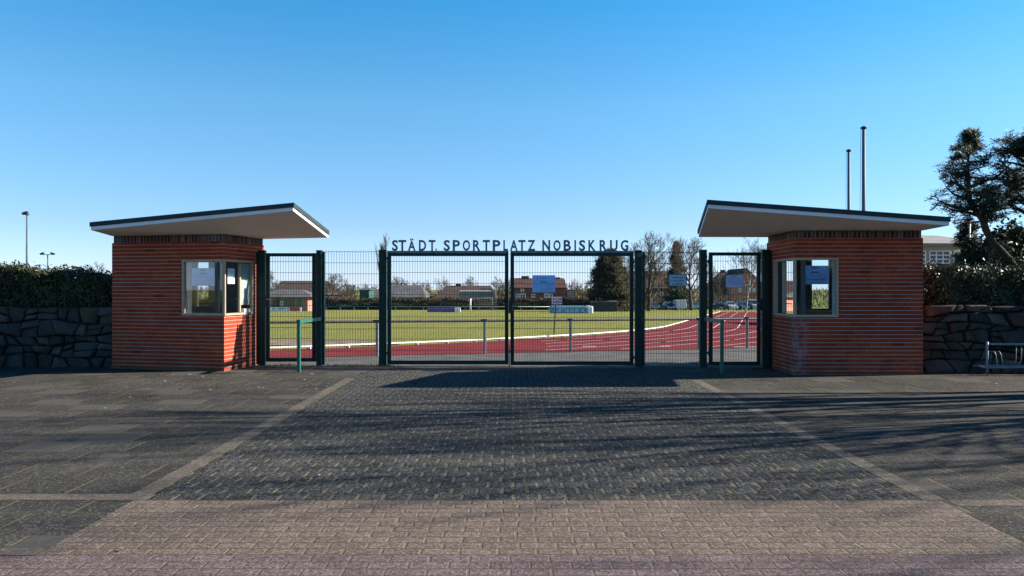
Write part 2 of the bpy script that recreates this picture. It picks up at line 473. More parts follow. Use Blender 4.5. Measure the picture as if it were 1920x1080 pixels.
sheet('dark_paving', [(KL1,YB),(KR0,YB),(KR0,16.9),(KL1,16.9)], M['sett'])
sheet('kerb_strip', [(KL0,YB),(KL1,YB),(KL1,14.6),(KL0,14.6)], M['kerb'], .003)
sheet('kerb_strip', [(KR0,YB),(KR1,YB),(KR1,14.3),(KR0,14.3)], M['kerb'], .003)
sheet('paving', [(KL0+.1,YP),(KR0+.12,YP),(KR0+.12,YB),(KL0+.1,YB)], M['paver'])
sheet('pink_paving', [(-30,-12),(30,-12),(30,YP),(-30,YP)], M['pink'])
sheet('paving_edge', [(-30,YB),(KL0,YB),(KL0,YB+.17),(-30,YB+.17)], M['edge_row'], .003)
sheet('paving_edge', [(KR1,YB-.17),(30,YB-.17),(30,YB),(KR1,YB)], M['edge_row'], .003)
sheet('paving_edge', [(-30,YP),(KL0+.1,YP),(KL0+.1,YP+.14),(-30,YP+.14)], M['edge_row'], .003)
sheet('slab_paving', [(-30,YB+.17),(KL0,YB+.17),(KL0,14.6),(KL1,14.6),(KL1,16.9),(-30,16.9)], M['slab'])
sheet('slab_paving', [(KR1,YB),(30,YB),(30,16.9),(KR0,16.9),(KR0,14.3),(KR1,14.3)], M['slab'])
sheet('slab_paving', [(-30,YP+.14),(KL0+.1,YP+.14),(KL0+.1,YB),(-30,YB)], M['slab'])
sheet('slab_paving', [(KR0+.12,YP),(30,YP),(30,YB-.17),(KR1,YB-.17),(KR1,YB),(KR0+.12,YB)], M['slab'])

M['threshold'] = plain('worn_concrete', (.155,.135,.112), .9, .35, 2.2, .2, bump=.5, c2=(.085,.075,.06))
sheet('threshold', [(-5.35,16.55),(2.6,16.42),(2.6,16.92),(-5.35,16.95)], M['threshold'], .004)
M['road'] = plain('road_asphalt', (.045,.045,.046), .9, .25, 2, .2, bump=.3)
sheet('road', [(-120,-26),(120,-26),(120,-12),(-120,-12)], M['road'], -.012)  # unseen road added behind the camera for the window reflections
def bound(x): return 20.69 + .34*x          # line of the inner railing
m = MB()
for x0, x1 in ((-14,-7),(-7,-3),(-3,0),(0,3),(3,6),(6,9),(9,14)):
    m.poly([(x0,16.9,.0),(x1,16.9,.0),(x1,18.5,-.0),(x0,18.5,-.0)])
    a, b = max(18.52, bound(x0)+.2), max(18.52, bound(x1)+.2)
    m.poly([(x0,18.5,-.0),(x1,18.5,-.0),(x1,b,tz(b)),(x0,a,tz(a))])
struct(obj('path', m, M['asphalt']))

CX, CY, CR = -29.9, 54.5, 40.0
U = Vector((.288,.957)).normalized(); N = Vector((U.y, -U.x))
TP = Vector((CX, CY)) + N*CR
def tzp(y): return -SL*(y-18.5)
def lane_pts(off, far=76, xmin=-9.5):
    pts = []
    r = CR + off
    a1 = math.atan2(N.y, N.x)
    a = a1
    arc = []
    while a > a1 - 1.4:
        p = Vector((CX + r*math.cos(a), CY + r*math.sin(a)))
        if p.x < xmin: break
        arc.append(p); a -= .01
    arc.reverse()
    st = [TP + N*off + U*s for s in range(2, far, 4)]
    return arc + st
inner = lane_pts(0)
M['track'] = plain('red_tartan', (.165,.028,.028), .9, .22, .8, .04, bump=.3, c2=(.130,.025,.025), bscale=90)
outer_end = inner[-1] + N*9.5
rs = [(x, bound(x)+.15) for x in (16,9,3,-3,-9.5)]
sheet('running_track', [tuple(p) for p in inner] + [tuple(outer_end), (22,31)] + rs, M['track'], .004, tzp)
M['line'] = plain('white_line_paint', (.72,.70,.68), .7, .15, 4)
m = MB()
for k in range(1, 8):
    pts = [p for p in lane_pts(1.2*k) if p.y > bound(p.x)+.6 and p.x > .9]
    for a, b in zip(pts, pts[1:]):
        d = (b-a).normalized(); n = Vector((-d.y, d.x))*.022
        m.poly([(q.x,q.y,tzp(q.y)+.009) for q in (a-n, a+n, b+n, b-n)][::-1])
struct(obj('lane_marking', m, M['line']))
m = MB()
for px, py, wd in ((1405,651,.9),(1246,650,.35),(1105,650,.4)):
    d = DT(py); x = X(px,d)
    m.poly([(x-wd/2,d-.05,tzp(d)+.010),(x+wd/2,d-.05,tzp(d)+.010),(x+wd/2,d+.05,tzp(d)+.010),(x-wd/2,d+.05,tzp(d)+.010)])
struct(obj('lane_marking', m, M['line']))
m = MB()
for a, b in zip(inner, inner[1:]):
    za, zb = tzp(a.y), tzp(b.y)
    m.beam((a.x,a.y,za+.085), (b.x,b.y,zb+.08), .05, .04)
s = 0
for a, b in zip(inner, inner[1:]):
    s += (b-a).length
    if s > .8:
        s = 0
        m.box(a.x-.05,a.x+.05,a.y-.05,a.y+.05,tzp(a.y),tzp(a.y)+.058)
struct(obj('track_kerb', m, M['white']))
# bare sandy patch on the grass
rr = random.Random(3); pts = []
for i in range(28):
    a = 2*math.pi*i/28
    pts.append((-6.6+3.1*math.cos(a)*rr.uniform(.88,1.08), 26.2+1.7*math.sin(a)*rr.uniform(.85,1.12)))
M['sand'] = plain('bare_soil', (.24,.175,.135), .95, .4, 2.5, .1, bump=.8, c2=(.13,.095,.07), bscale=8)
sheet('bare_soil', pts, M['sand'], .0, tzp)

# ------------------------------------------------------------------ ticket booths
def offset(P, t):
    n = len(P); Q = []
    ar = sum(P[i][0]*P[(i+1)%n][1]-P[(i+1)%n][0]*P[i][1] for i in range(n))
    sg = 1 if ar > 0 else -1
    for i in range(n):
        a, b, c = Vector(P[i-1]), Vector(P[i]), Vector(P[(i+1)%n])
        d1 = (b-a).normalized(); d2 = (c-b).normalized()
        n1 = Vector((-d1.y,d1.x))*sg; n2 = Vector((-d2.y,d2.x))*sg
        k = (n1+n2); k = k/ (k.length_squared/2)
        Q.append(b + k*t)
    return Q
def ring_walls(P, t, z0, z1, openings):
    out, inn = MB(), MB()
    Q = offset(P, t); n = len(P)
    for i in range(n):
        A, B = Vector(P[i]), Vector(P[(i+1)%n]); a, b = Q[i], Q[(i+1)%n]
        L = (B-A).length
        ops = openings.get(i, [])
        us = sorted({0.0, L} | {o[0] for o in ops} | {o[1] for o in ops})
        vs = sorted({z0, z1} | {o[2] for o in ops} | {o[3] for o in ops})
        po = lambda u, v: (A.x+(B.x-A.x)*u/L, A.y+(B.y-A.y)*u/L, v)
        pi = lambda u, v: (a.x+(b.x-a.x)*u/L, a.y+(b.y-a.y)*u/L, v)
        for u0, u1 in zip(us, us[1:]):
            for v0, v1 in zip(vs, vs[1:]):
                uc, vc = (u0+u1)/2, (v0+v1)/2
                if any(o[0] < uc < o[1] and o[2] < vc < o[3] for o in ops): continue
                out.poly([po(u0,v0), po(u1,v0), po(u1,v1), po(u0,v1)])
                inn.poly([pi(u1,v0), pi(u0,v0), pi(u0,v1), pi(u1,v1)])
        for u0, u1, v0, v1 in ops:
            out.poly([po(u0,v0), po(u1,v0), pi(u1,v0), pi(u0,v0)])
            out.poly([po(u0,v1), po(u1,v1), pi(u1,v1), pi(u0,v1)])
            if u0 > 1e-6: out.poly([po(u0,v0), po(u0,v1), pi(u0,v1), pi(u0,v0)])
            if u1 < L-1e-6: out.poly([po(u1,v0), po(u1,v1), pi(u1,v1), pi(u1,v0)])
        out.poly([po(0,z1), po(L,z1), pi(L,z1), pi(0,z1)])
    return out, inn, Q

def booth(label, P, zb, zt, wl, ws, v0, v1, rear, roof_pts, blind, wallmat):
    t = thing('ticket_booth', label, 'ticket booth', (P[1][0], P[1][1], 0), 'brick ticket booths beside the gates')
    V = [Vector(p) for p in P]
    L = (V[1]-V[0]).length
    ops = {0: [(L-wl, L, v0, v1)], 1: [(0.0, ws, v0, v1)], 2: [rear]}
    out, inn, Q = ring_walls(P, .2, 0, zb, ops)
    obj('wall', out, wallmat, t)
    so, si, _ = ring_walls(offset(P, .022), .18, zb, zt, {})
    obj('soldier_course', so, M['soldier'], t)
    inn.add(si.v, si.f)
    inn.poly([(q.x,q.y,zt-.012) for q in Q]); 
    obj('inner_wall', inn, M['inner_wall'], t)
    fl = MB(); fl.poly([(q.x,q.y,.03) for q in Q]); obj('floor', fl, M['inner_dark'], t)
    # corner window
    e1 = (V[0]-V[1]).normalized(); e2 = (V[2]-V[1]).normalized()
    def pt(e, s, z, inset=0.0):
        c = Vector(P[1]); p = c + e*s
        return Vector((p.x, p.y, z))
    ctr = (V[0]+V[1]+V[2]+V[3])/4
    fr = MB(); bw = .05
    for e, ln in ((e1, wl), (e2, ws)):
        for z, hh in ((v0+.022,.044), (v1-.022,.044)):
            fr.beam(pt(e,0.025,z), pt(e,ln,z), .06, hh)
        fr.beam(pt(e,ln-.021,v0+.044), pt(e,ln-.021,v1-.044), .058, .042, (e.x,e.y,0))
    cp = pt(e1,0.0,0)
    fr.box(cp.x-.025, cp.x+.025, cp.y-.028, cp.y+.028, v0-.004, v1+.004)
    sl = MB()
    w = obj('window', fr, M['frame'], t)
    mu = MB(); s = ws*.52
    mu.beam(pt(e2,s,v0+.06), pt(e2,s,v1-.06), .05, .045, (e2.x,e2.y,0))
    obj('mullion', mu, M['frame'], w)
    mu = MB(); s = .16
    mu.beam(pt(e1,s,v0+.06), pt(e1,s,v1-.06), .04, .075, (e1.x,e1.y,0))
    o = obj('mullion', mu, M['frame_dark'], w); o['label'] = 'dark sliding sash bar beside the corner'
    g = MB()
    for e, ln in ((e1, wl), (e2, ws)):
        sh = (ctr - Vector(P[1])); nrm = Vector((-e.y, e.x)); nrm = nrm if nrm.dot(sh) > 0 else -nrm
        f = lambda s_, z: tuple(pt(e,s_,z) + Vector((nrm.x,nrm.y,0))*.012)
        g.poly([f(.05,v0+.05), f(ln-.05,v0+.05), f(ln-.05,v1-.05), f(.05,v1-.05)])
    obj('pane', g, M['glass'], w)
    # rear window
    A, B = V[2], V[3]; d = (B-A).normalized(); nn = Vector((-d.y, d.x)); nn = nn if nn.dot(ctr-A) > 0 else -nn
    rw = MB(); u0, u1, r0, r1 = rear
    q = lambda u, z, ins=.08: (A.x+d.x*u+nn.x*ins, A.y+d.y*u+nn.y*ins, z)
    for z in (r0+.025, r1-.025): rw.beam(q(u0,z), q(u1,z), .06, .05)
    for u in (u0+.025, u1-.025): rw.beam(q(u,r0+.05), q(u,r1-.05), .06, .05, (d.x,d.y,0))
    w2 = obj('window', rw, M['frame_dark'], t); w2['label'] = 'plain rear window with dark bars'
    g = MB(); g.poly([q(u0+.04,r0+.04), q(u1-.04,r0+.04), q(u1-.04,r1-.04), q(u0+.04,r1-.04)])
    obj('pane', g, M['glass'], w2)
    # inside: counter along the window, cabinet, blind
    c = MB(); qi = [Vector(x) for x in offset(P, .22)]
    i1 = (qi[0]-qi[1]).normalized(); back = (qi[2]-qi[1]).normalized()
    a = qi[1]; b = qi[1]+i1*(wl+.5)
    pz = [(a.x,a.y), (b.x,b.y), (b.x+back.x*.45,b.y+back.y*.45), (a.x+back.x*.45,a.y+back.y*.45)]
    c.prism(pz, v0-.06, v0-.02)
    obj('counter', c, M['inner_dark'], t)
    c = MB(); a = qi[1]+i1*(wl-.17)+back*.03; b = a+i1*.14; 
    pz = [(a.x,a.y), (b.x,b.y), (b.x+back.x*.16,b.y+back.y*.16), (a.x+back.x*.16,a.y+back.y*.16)]
    c.prism(pz, .03, v1-.02)
    o = obj('cabinet', c, M['inner'], t)
    if blind:
        bl = MB(); n2 = Vector((-e2.y,e2.x)); n2 = n2 if n2.dot(ctr-Vector(P[1])) > 0 else -n2
        f = lambda s_, z: pt(e2,s_,z) + Vector((n2.x,n2.y,0))*.04
        bl.beam(f(ws*.56,(v0+.2+v1-.06)/2), f(ws-.05,(v0+.2+v1-.06)/2), .012, v1-v0-.26)
        obj('roller_blind', bl, M['blind'], t)
        bl = MB(); p_ = f(ws*.8, v0+.07); bl.box(p_.x-.05,p_.x+.05,p_.y-.2,p_.y+.2,v0+.0,v0+.12)
        obj('box', bl, M['white'], t)
    # roof: A front gate tip, B rear gate tip, D rear outer, C front outer
    A, B, D, Cc = [Vector(p) for p in roof_pts]
    th = .15
    low = lambda p: Vector((p.x,p.y,p.z-th))
    P3 = [Vector((v.x,v.y,zt)) for v in V]
    s_ = MB()
    for tri in ((low(Cc),low(A),P3[1],P3[0]), (low(A),low(B),P3[1]), (low(B),P3[2],P3[1]), (low(B),low(D),P3[3],P3[2]), (low(D),low(Cc),P3[0],P3[3])):
        s_.poly(tri)
    obj_s = obj('roof', s_, M['soffit'], t)
    fw = MB(); fd = MB()
    cen = (A+B+D+Cc)/4
    def outw(p, k):
        v = (p-cen); v.z = 0
        return p + v.normalized()*k
    ring = [A,B,D,Cc]
    for i in range(4):
        p, q_ = ring[i], ring[(i+1)%4]
        fw.poly([low(p), low(q_), Vector((q_.x,q_.y,q_.z-.06)), Vector((p.x,p.y,p.z-.06))])
        po, qo = outw(p,.025), outw(q_,.025)
        fd.poly([Vector((po.x,po.y,po.z-.085)), Vector((qo.x,qo.y,qo.z-.085)), qo, po])
        fd.poly([Vector((po.x,po.y,po.z-.085)), Vector((qo.x,qo.y,qo.z-.085)), Vector((q_.x,q_.y,q_.z-.085)), Vector((p.x,p.y,p.z-.085))])
    o = [outw(p,.025) for p in ring]
    fd.poly([o[0],o[3],o[1]]); fd.poly([o[3],o[2],o[1]])
    obj('fascia', fw, M['white'], obj_s)
    obj('roof_edge', fd, M['membrane'], obj_s)
    return t, pt, e1, e2

LP = [(-8.24,16.48), (-5.71,15.87), (-5.42,17.5), (-7.8,18.1)]
RP = [(7.80,15.18), (5.364,15.18), (5.38,16.9), (7.80,16.9)]
lb, lpt, le1, le2 = booth('brick ticket booth on the left with white paper in its sunlit side window', LP, 2.575, 2.72, .94, 1.127, 1.10, 2.22, (1.26,1.66,1.19,2.27),
    [(-4.05,14.8,3.23), (-3.93,17.1,2.875), (-8.1,18.6,2.90), (-8.0,15.2,2.90)], True, M['brick'])
rb, rpt, re1, re2 = booth('brick ticket booth on the right with shaded front beside the bicycle rack', RP, 2.60, 2.742, .82, 1.19, 1.10, 2.225, (.82,1.33,1.17,2.29),
    [(3.475,14.17,3.215), (3.85,16.5,2.85), (8.05,17.4,2.90), (7.76,14.2,2.91)], False, M['brick_stained'])

# ------------------------------------------------------------------ flat notices
def text_mesh(body, height, depth, bold=0.0, align='CENTER'):
    cu = bpy.data.curves.new('t', 'FONT'); cu.body = body; cu.size = 1; cu.extrude = depth/2; cu.offset = bold
    cu.align_x = align; cu.resolution_u = 3
    o = bpy.data.objects.new('t', cu); col.objects.link(o)
    dg = bpy.context.evaluated_depsgraph_get(); dg.update()
    me = bpy.data.meshes.new_from_object(o.evaluated_get(dg))
    vs = [v.co.copy() for v in me.vertices]; fs = [tuple(p.vertices) for p in me.polygons]
    bpy.data.objects.remove(o); bpy.data.curves.remove(cu); bpy.data.meshes.remove(me)
    return vs, fs
def text_box(mb, body, x0, x1, z0, z1, y, depth=.02, bold=0.0):
    """letters stretched to the rectangle x0..x1, z0..z1 in the plane y, facing -Y"""
    vs, fs = text_mesh(body, 1, 1, bold)
    ax, bx = min(v.x for v in vs), max(v.x for v in vs); az, bz = min(v.y for v in vs), max(v.y for v in vs)
    out = [(x0+(v.x-ax)/(bx-ax)*(x1-x0), y-v.z*depth, z0+(v.y-az)/(bz-az)*(z1-z0)) for v in vs]
    mb.add(out, fs)

def lines_of_print(mb, o, ex, w, h, rows, seed, th=.012, nrm=Vector((0,-1,0)), eps=.003):
    """short bars standing for lines of small print; o top-left corner, ex unit vector to the right"""
    r = random.Random(seed)
    for (f, x0, x1, k) in rows:
        z = o.z - h*f; x = x0
        while x < x1:
            ln = r.uniform(.05,.13); e = min(x1, x+ln)
            a = o + ex*(w*x) + nrm*eps; b = o + ex*(w*e) + nrm*eps
            mb.poly([(a.x,a.y,z), (b.x,b.y,z), (b.x,b.y,z-th*k), (a.x,a.y,z-th*k)])
            x = e + .018

def notice(name, label, tl, ex, w, h, mat, rows, seed, nrm, th=.012, pale=None):
    t = thing(name, label, 'notice', (tl.x, tl.y, tl.z-h))
    m = MB(); c = tl + ex*(w/2); c = Vector((c.x,c.y,tl.z-h/2))
    m.beam(c - ex*(w/2), c + ex*(w/2), .004, h)
    obj('sheet', m, mat, t)
    m = MB(); lines_of_print(m, tl, ex, w, h, rows, seed, th, nrm)
    obj('print', m, M['ink'], t)
    if pale:
        m = MB(); lines_of_print(m, tl, ex, w, h, pale, seed+1, th*.6, nrm)
        obj('small_print', m, M['ink_mid'], t)
    return t
small = [(f,.08,.92,1) for f in (.44,.50,.56,.66,.72,.78,.88,.93)]
# inside the booth glass
ex = -le1; ex3 = Vector((ex.x,ex.y,0)); n3 = Vector((ex.y,-ex.x,0)); n3 = n3 if n3.y < 0 else -n3
s0 = (960-358)/F
def on_line(e, P1, px):
    # distance along e from P1 whose picture column is px
    k = (px-960)/F
    return (k*P1[1]-P1[0])/(e.x-k*e.y)
sa, sb = on_line(le1, LP[1], 358), on_line(le1, LP[1], 403)
tl = lpt(le1, sa, 2.05) - n3*.035
notice('notice', 'pale notice tinted lavender for shade, taped inside the front window of the left booth', tl, ex3, sa-sb, .355, M['paper_lav'], [(.08,.36,.56,2.2),(.28,.35,.62,2.2)], 1, n3, .011, small)
sa, sb = on_line(le2, LP[1], 429.5), on_line(le2, LP[1], 442.5)
ex3 = Vector((le2.x,le2.y,0)); n4 = Vector((le2.y,-le2.x,0)); n4 = n4 if n4.x > 0 else -n4
tl = lpt(le2, sa, 2.045) - n4*.03
notice('notice', 'white sheet of paper in the side window of the left booth', tl, ex3, sb-sa, .31, M['paper'], [(.93,.6,.8,.3)], 2, n4, .008)
ex3 = Vector((1,0,0)); n5 = Vector((0,-1,0))
sa, sb = on_line(re1, RP[1], 1504), on_line(re1, RP[1], 1555)
tl = rpt(re1, sa, Z(498,15.2)) + Vector((0,.035,0))
notice('notice', 'pale notice tinted light blue for shade, inside the front window of the right booth', tl, ex3, sb-sa, .355, M['paper_blue'], [(.10,.36,.62,2.2),(.32,.34,.64,2.2),(.74,.1,.9,.7)], 3, n5, .011, small)

# ------------------------------------------------------------------ gates, posts and fence
def gy(px): return 17.07 - (px-492)/943*.47
def gx(px): return X(px, gy(px))
def gz(px, py): return Z(py, gy(px))
def wires(m, x0, x1, z0, z1, y, dx=.0556, dz=.234, zt=None, r=.0027, rh=.004):
    n = max(1, round((x1-x0)/dx)); st = (x1-x0)/n
    for i in range(1, n):
        x = x0 + st*i
        m.box(x-r, x+r, y-r, y+r, z0, z1)
    z = (zt if zt is not None else z1) 
    while z > z0 + .02:
        if z < z1 + .001:
            m.box(x0, x1, y-r-.009, y-r-.001, z-rh, z+rh)
            m.box(x0, x1, y+r+.001, y+r+.009, z-rh, z+rh)
        z -= dz
def post(label, px, wpx, top, bot, bar=None, lamp=False, hinges=(), depth=.13):
    y = gy(px); x = gx(px); w = wpx/F*y; zt = gz(px, top)
    t = thing('gate_post', label, 'gate post', (x, y, 0), 'dark green gate posts')
    m = MB(); m.cbox(x-w/2, x+w/2, y-depth/2, y+depth/2, -.05, zt-.012, .010); obj('post', m, M['green'], t)
    m = MB(); m.cbox(x-w/2-.004, x+w/2+.004, y-depth/2-.004, y+depth/2+.004, zt-.012, zt+.008, .006); obj('cap', m, M['green'], t)
    if bar:
        m = MB(); s = bar; xb = x + s*(w/2+.03)
        m.box(xb-.028, xb+.028, y-.03, y+.03, .02, zt-.02)
        k = .15
        while k < zt-.1:
            m.tube([(xb,y-.03,k),(xb,y-.044,k)], .012, 6); k += .234
        obj('clamp_bar', m, M['green'], t)
    for s, z in hinges:
        m = MB(); xe = x + s*(w/2)
        m.tube([(xe+s*.045,y-.02,z-.05),(xe+s*.045,y-.02,z+.05)], .018, 8)
        m.box(min(xe,xe+s*.09), max(xe,xe+s*.09), y-.032, y-.008, z-.02, z+.02)
        m.tube([(xe+s*.02,y-.03,z),(xe+s*.02,y-.055,z)], .014, 6)
        obj('hinge', m, M['black'], t)
    if lamp:
        m = MB(); m.tube([(x,y-depth/2,gz(px,479)),(x,y-depth/2-.03,gz(px,479))], .048, 14); obj('reflector', m, M['darksteel'], t)
        m = MB(); m.tube([(x,y-depth/2,gz(px,672)),(x,y-depth/2-.05,gz(px,672))], .03, 8); obj('latch', m, M['black'], t)
    return t
post('dark green post against the left brick booth beside its walk-through gate', 492, 12, 470, 684, bar=-1)
post('green post joined to the left handrail between walk-through gate and wire fence panel', 599, 10, 470, 684, bar=1, hinges=((-1,2.2),(-1,.32)))
post('thick green hinge post at the left end of the wide double gate', 718, 14, 469, 687, hinges=((1,2.28),(1,.27)))
post('thick green hinge post at the right end of the double gate with round reflector', 1197, 13, 470, 690, bar=1, lamp=True, hinges=((-1,2.2),(-1,.2)))
post('green post joined to the right handrail between dog sign panel and walk-through gate', 1318, 13, 469, 688, hinges=((1,2.2),(1,.3)))
post('dark green post against the shaded right brick booth', 1435.5, 14, 469, 690, bar=1)

def leaf(name, label, cat, p0, p1, top, bot, bar=7, lock=None, lettering=None, group=None, bolt=None):
    y = (gy(p0)+gy(p1))/2; x0, x1 = X(p0,y), X(p1,y); z1, z0 = Z(top,y), Z(bot,y); b = bar/F*y
    t = thing(name, label, cat, ((x0+x1)/2, y, z0), group)
    m = MB(); d = .03
    m.cbox(x0, x0+b, y-d, y+d, z0, z1, .006); m.cbox(x1-b, x1, y-d, y+d, z0, z1, .006)
    m.box(x0+b, x1-b, y-d+.002, y+d-.002, z1-b*.9, z1-.002); m.box(x0+b, x1-b, y-d+.002, y+d-.002, z0, z0+b)
    obj('frame', m, M['green'], t)
    m = MB(); wires(m, x0+b, x1-b, z0+b, z1-b*.9, y, zt=z1-.0-.234*.78); obj('wire_mesh', m, M['wire'], t)
    if lock:
        px, za = lock; xl = X(px,y)
        m = MB(); m.cbox(xl-.05, xl+.05, y-.045, y+.045, za-.12, za+.12, .006); obj('lock_box', m, M['black'], t)
        m = MB(); sg = 1 if xl < (x0+x1)/2 else -1
        m.tube([(xl+sg*.03,y-.045,za+.03),(xl+sg*.03,y-.085,za+.03),(xl+sg*.15,y-.09,za+.022)], .011, 6); obj('handle', m, M['steel'], t)
    if bolt:
        xl = X(bolt,y); m = MB(); m.tube([(xl,y-.05,.0),(xl,y-.05,.46)], .013, 6); m.box(xl-.03,xl+.03,y-.06,y-.03,.3,.34); obj('drop_bolt', m, M['darksteel'], t)
    if lettering:
        zr = Z(470.3,y)
        m = MB(); m.box(x0, x1, y-.032, y+.032, z1+.001, zr); obj('lettering_rail', m, M['letter'], t)
        for ch, a, c in lettering:
            pa, pc = 720 + a/4, 720 + c/4
            zt = Z(450,y); zb = zr
            if ch == '.': zt = zb + .055
            if ch == 'Ä': zt = Z(447.0,y)
            m = MB(); text_box(m, ch, X(pa,y), X(pc,y), zb-.001, zt, y, .025, .029)
            obj('letter', m, M['letter'], t)
    return t
leaf('pedestrian_gate', 'narrow green wire gate beside the left brick booth', 'gate', 499, 592.5, 474.5, 678, lock=(499,1.38), group='narrow walk-through gates')
leaf('pedestrian_gate', 'narrow green wire gate beside the right booth with lavender notice', 'gate', 1329, 1426, 473, 685, lock=(1424,1.3), group='narrow walk-through gates')
LL = [('S',60,105),('T',108,167),('Ä',180,237),('D',262,317),('T',335,387),('.',386,396),('S',447,495),('P',515,570),('O',590,646),('R',667,723),('T',740,795),('P',815,873),('L',895,930)]
LR = [('A',945,1003),('T',1008,1062),('Z',1077,1135),('N',1187,1246),('O',1270,1325),('B',1347,1402),('I',1428,1440),('S',1462,1510),('K',1533,1587),('R',1617,1672),('U',1695,1752),('G',1775,1833)]
leaf('gate_leaf', 'wide green wire gate leaf under the letters STÄDT. SPORTPL', 'gate', 726.5, 953.5, 474, 683, lettering=LL, group='leaves of the double gate')
leaf('gate_leaf', 'wide green wire gate leaf under the letters ATZ NOBISKRUG, with blue notice', 'gate', 957, 1187.5, 474, 684.5, lock=(958,1.24), lettering=LR, group='leaves of the double gate', bolt=954.8)

def panel(label, p0, p1, top, bot):
    y = (gy(p0)+gy(p1))/2; x0, x1 = X(p0,y), X(p1,y)
    m = MB(); wires(m, x0, x1, Z(bot,y), Z(top,y), y, zt=Z(top,y)-.03)
    return tag(obj('fence_panel', m, M['wire'], None, ((x0+x1)/2, y, 0)), label, 'fence panel', 'wire mesh fence panels')
panel('green wire mesh fence panel left of the double gate, without a sign', 606, 711.5, 469.5, 677.5)
panel('green wire mesh fence panel right of the double gate behind the framed dog sign', 1205.5, 1311.5, 470.5, 683.5)

def handrail(label, px, ybot, post_px, zt, mat):
    p = G(px, ybot); y2 = gy(post_px); x2 = X(post_px, y2)
    t = thing('handrail', label, 'handrail', (p.x, p.y, 0), 'green handrails in front of the walk-through gates')
    m = MB(); m.cbox(p.x-.032, p.x+.032, p.y-.032, p.y+.032, -.02, zt-.072, .008); obj('post', m, mat, t)
    m = MB(); d = Vector((x2-p.x, y2-.07-p.y, 0)); a = Vector((p.x,p.y,zt-.035)) - d.normalized()*.035
    m.beam(a, (x2, y2-.07, zt-.035), .065, .07); obj('rail', m, mat, t)
    return t
handrail('mid green handrail on a post in front of the left walk-through gate', 560.5, 698, 600, 1.03, M['green_mid'])
handrail('green handrail on a post in front of the right walk-through gate', 1353.5, 700, 1321, 1.04, M['green_mid'])

# notices on the gates
ex3 = Vector((1,0,0))
def gate_notice(label, x0, x1, y0, y1, mat, rows, seed, pale=None, th=.010):
    d = gy((x0+x1)/2) - .034
    return notice('notice', label, Vector((X(x0,d), d, Z(y0,d))), ex3, (x1-x0)/F*d, (y1-y0)/F*d, mat, rows, seed, n5, th, pale)
t = gate_notice('blue notice with pale arcs on the right leaf of the double gate', 998, 1041, 516, 548, M['paper_blue'], [(.16,.42,.66,1.2),(.36,.36,.66,2.0)], 11, [(f,.35,.95,1) for f in (.5,.58,.76,.82,.9)])
m = MB(); d = gy(1020) - .040
cx0, cz0 = X(1041,d), Z(531,d); w0 = 43/F*d; h0 = 32/F*d
for k in range(6):
    r0 = .27 + k*.036
    for i in range(14):
        a0, a1 = R(118+i*9), R(118+(i+1)*9)
        q = []
        for a, r in ((a0,r0),(a1,r0),(a1,r0+.012),(a0,r0+.012)):
            q.append((cx0-.08+r*math.cos(a)*1.0, d+.0, cz0+.02+r*1.1*math.sin(a)))
        if all(cx0-w0 < p[0] < cx0 and Z(548,d) < p[2] < Z(516,d) for p in q): m.poly(q)
obj('arc_pattern', m, M['paper_lav'], t)
gate_notice('lavender notice on the narrow gate beside the right booth', 1361.5, 1394, 515.5, 538.5, M['paper_lav'], [(.12,.3,.6,1)], 12, [(f,.08,.92,1) for f in (.25,.33,.41,.5,.58,.68,.76)])
d = gy(1270) - .05
t = thing('sign', 'framed sign with three printed lines about dogs on the right fence panel', 'sign', (X(1270.5,d), d, Z(537,d)))
m = MB(); m.box(X(1253.5,d), X(1287.5,d), d-.008, d+.012, Z(537.2,d), Z(513.8,d)); obj('frame', m, M['black'], t)
m = MB(); m.box(X(1255,d), X(1286,d), d-.012, d-.0085, Z(535.8,d), Z(515.2,d))
M['sign_board'] = plain('pale_sign_board', (.42,.58,.72), .5, .05, 4)
obj('board', m, M['sign_board'], t)
m = MB()
for s_, a, b, y0, y1 in (('Hunde sind', 1259, 1281, 517.8, 522), ('an der Leine', 1258, 1281.5, 524, 528), ('zu führen', 1260.5, 1279.5, 530, 534.3)):
    text_box(m, s_, X(a,d), X(b,d), Z(y1,d), Z(y0,d), d-.0135, .002, .01)
obj('lettering', m, M['ink'], t)

# ------------------------------------------------------------------ railing along the track, field sign
t = thing('railing', 'low grey tube railing between path and red running track', 'railing', (0, bound(0), 0))
xs = [-8.5, -5.9, -3.3, -.70, 1.55, 3.5, 5.25, 6.75, 9.3]
m = MB(); m.tube([(x, bound(x), tz(bound(x))+.85) for x in xs], .033, 8); obj('rail', m, M['darksteel'], t)
for x in xs:
    y = bound(x); m = MB(); m.cbox(x-.035, x+.035, y-.03, y+.03, tz(y)-.1, tz(y)+.818, .006); m.box(x-.075, x+.075, y-.05, y+.05, tz(y)+.883, tz(y)+.895)
    obj('post', m, M['steel'], t)
d = DT(632)
t = thing('stake_sign', 'small white sign on a thin green stake in the grass', 'sign', (X(1038,d), d, tz(d)))
m = MB(); m.tube([(X(1038,d),d,tz(d)-.1),(X(1041.5,d),d,Z(575,d)),(X(1043.5,d),d,Z(557,d))], .022, 6); obj('stake', m, M['green'], t)
m = MB(); m.box(X(1034.5,d), X(1053.5,d), d-.045, d-.03, Z(570.5,d), Z(556.5,d)); obj('board', m, M['paper'], t)
m = MB(); o = Vector((X(1034.5,d),d-.045,Z(556.5,d))); lines_of_print(m, o, ex3, 19/F*d, 14/F*d, [(.22,.1,.28,4),(.22,.66,.92,4),(.6,.1,.28,5),(.6,.62,.92,4)], 5, .014); obj('print', m, M['ink'], t)
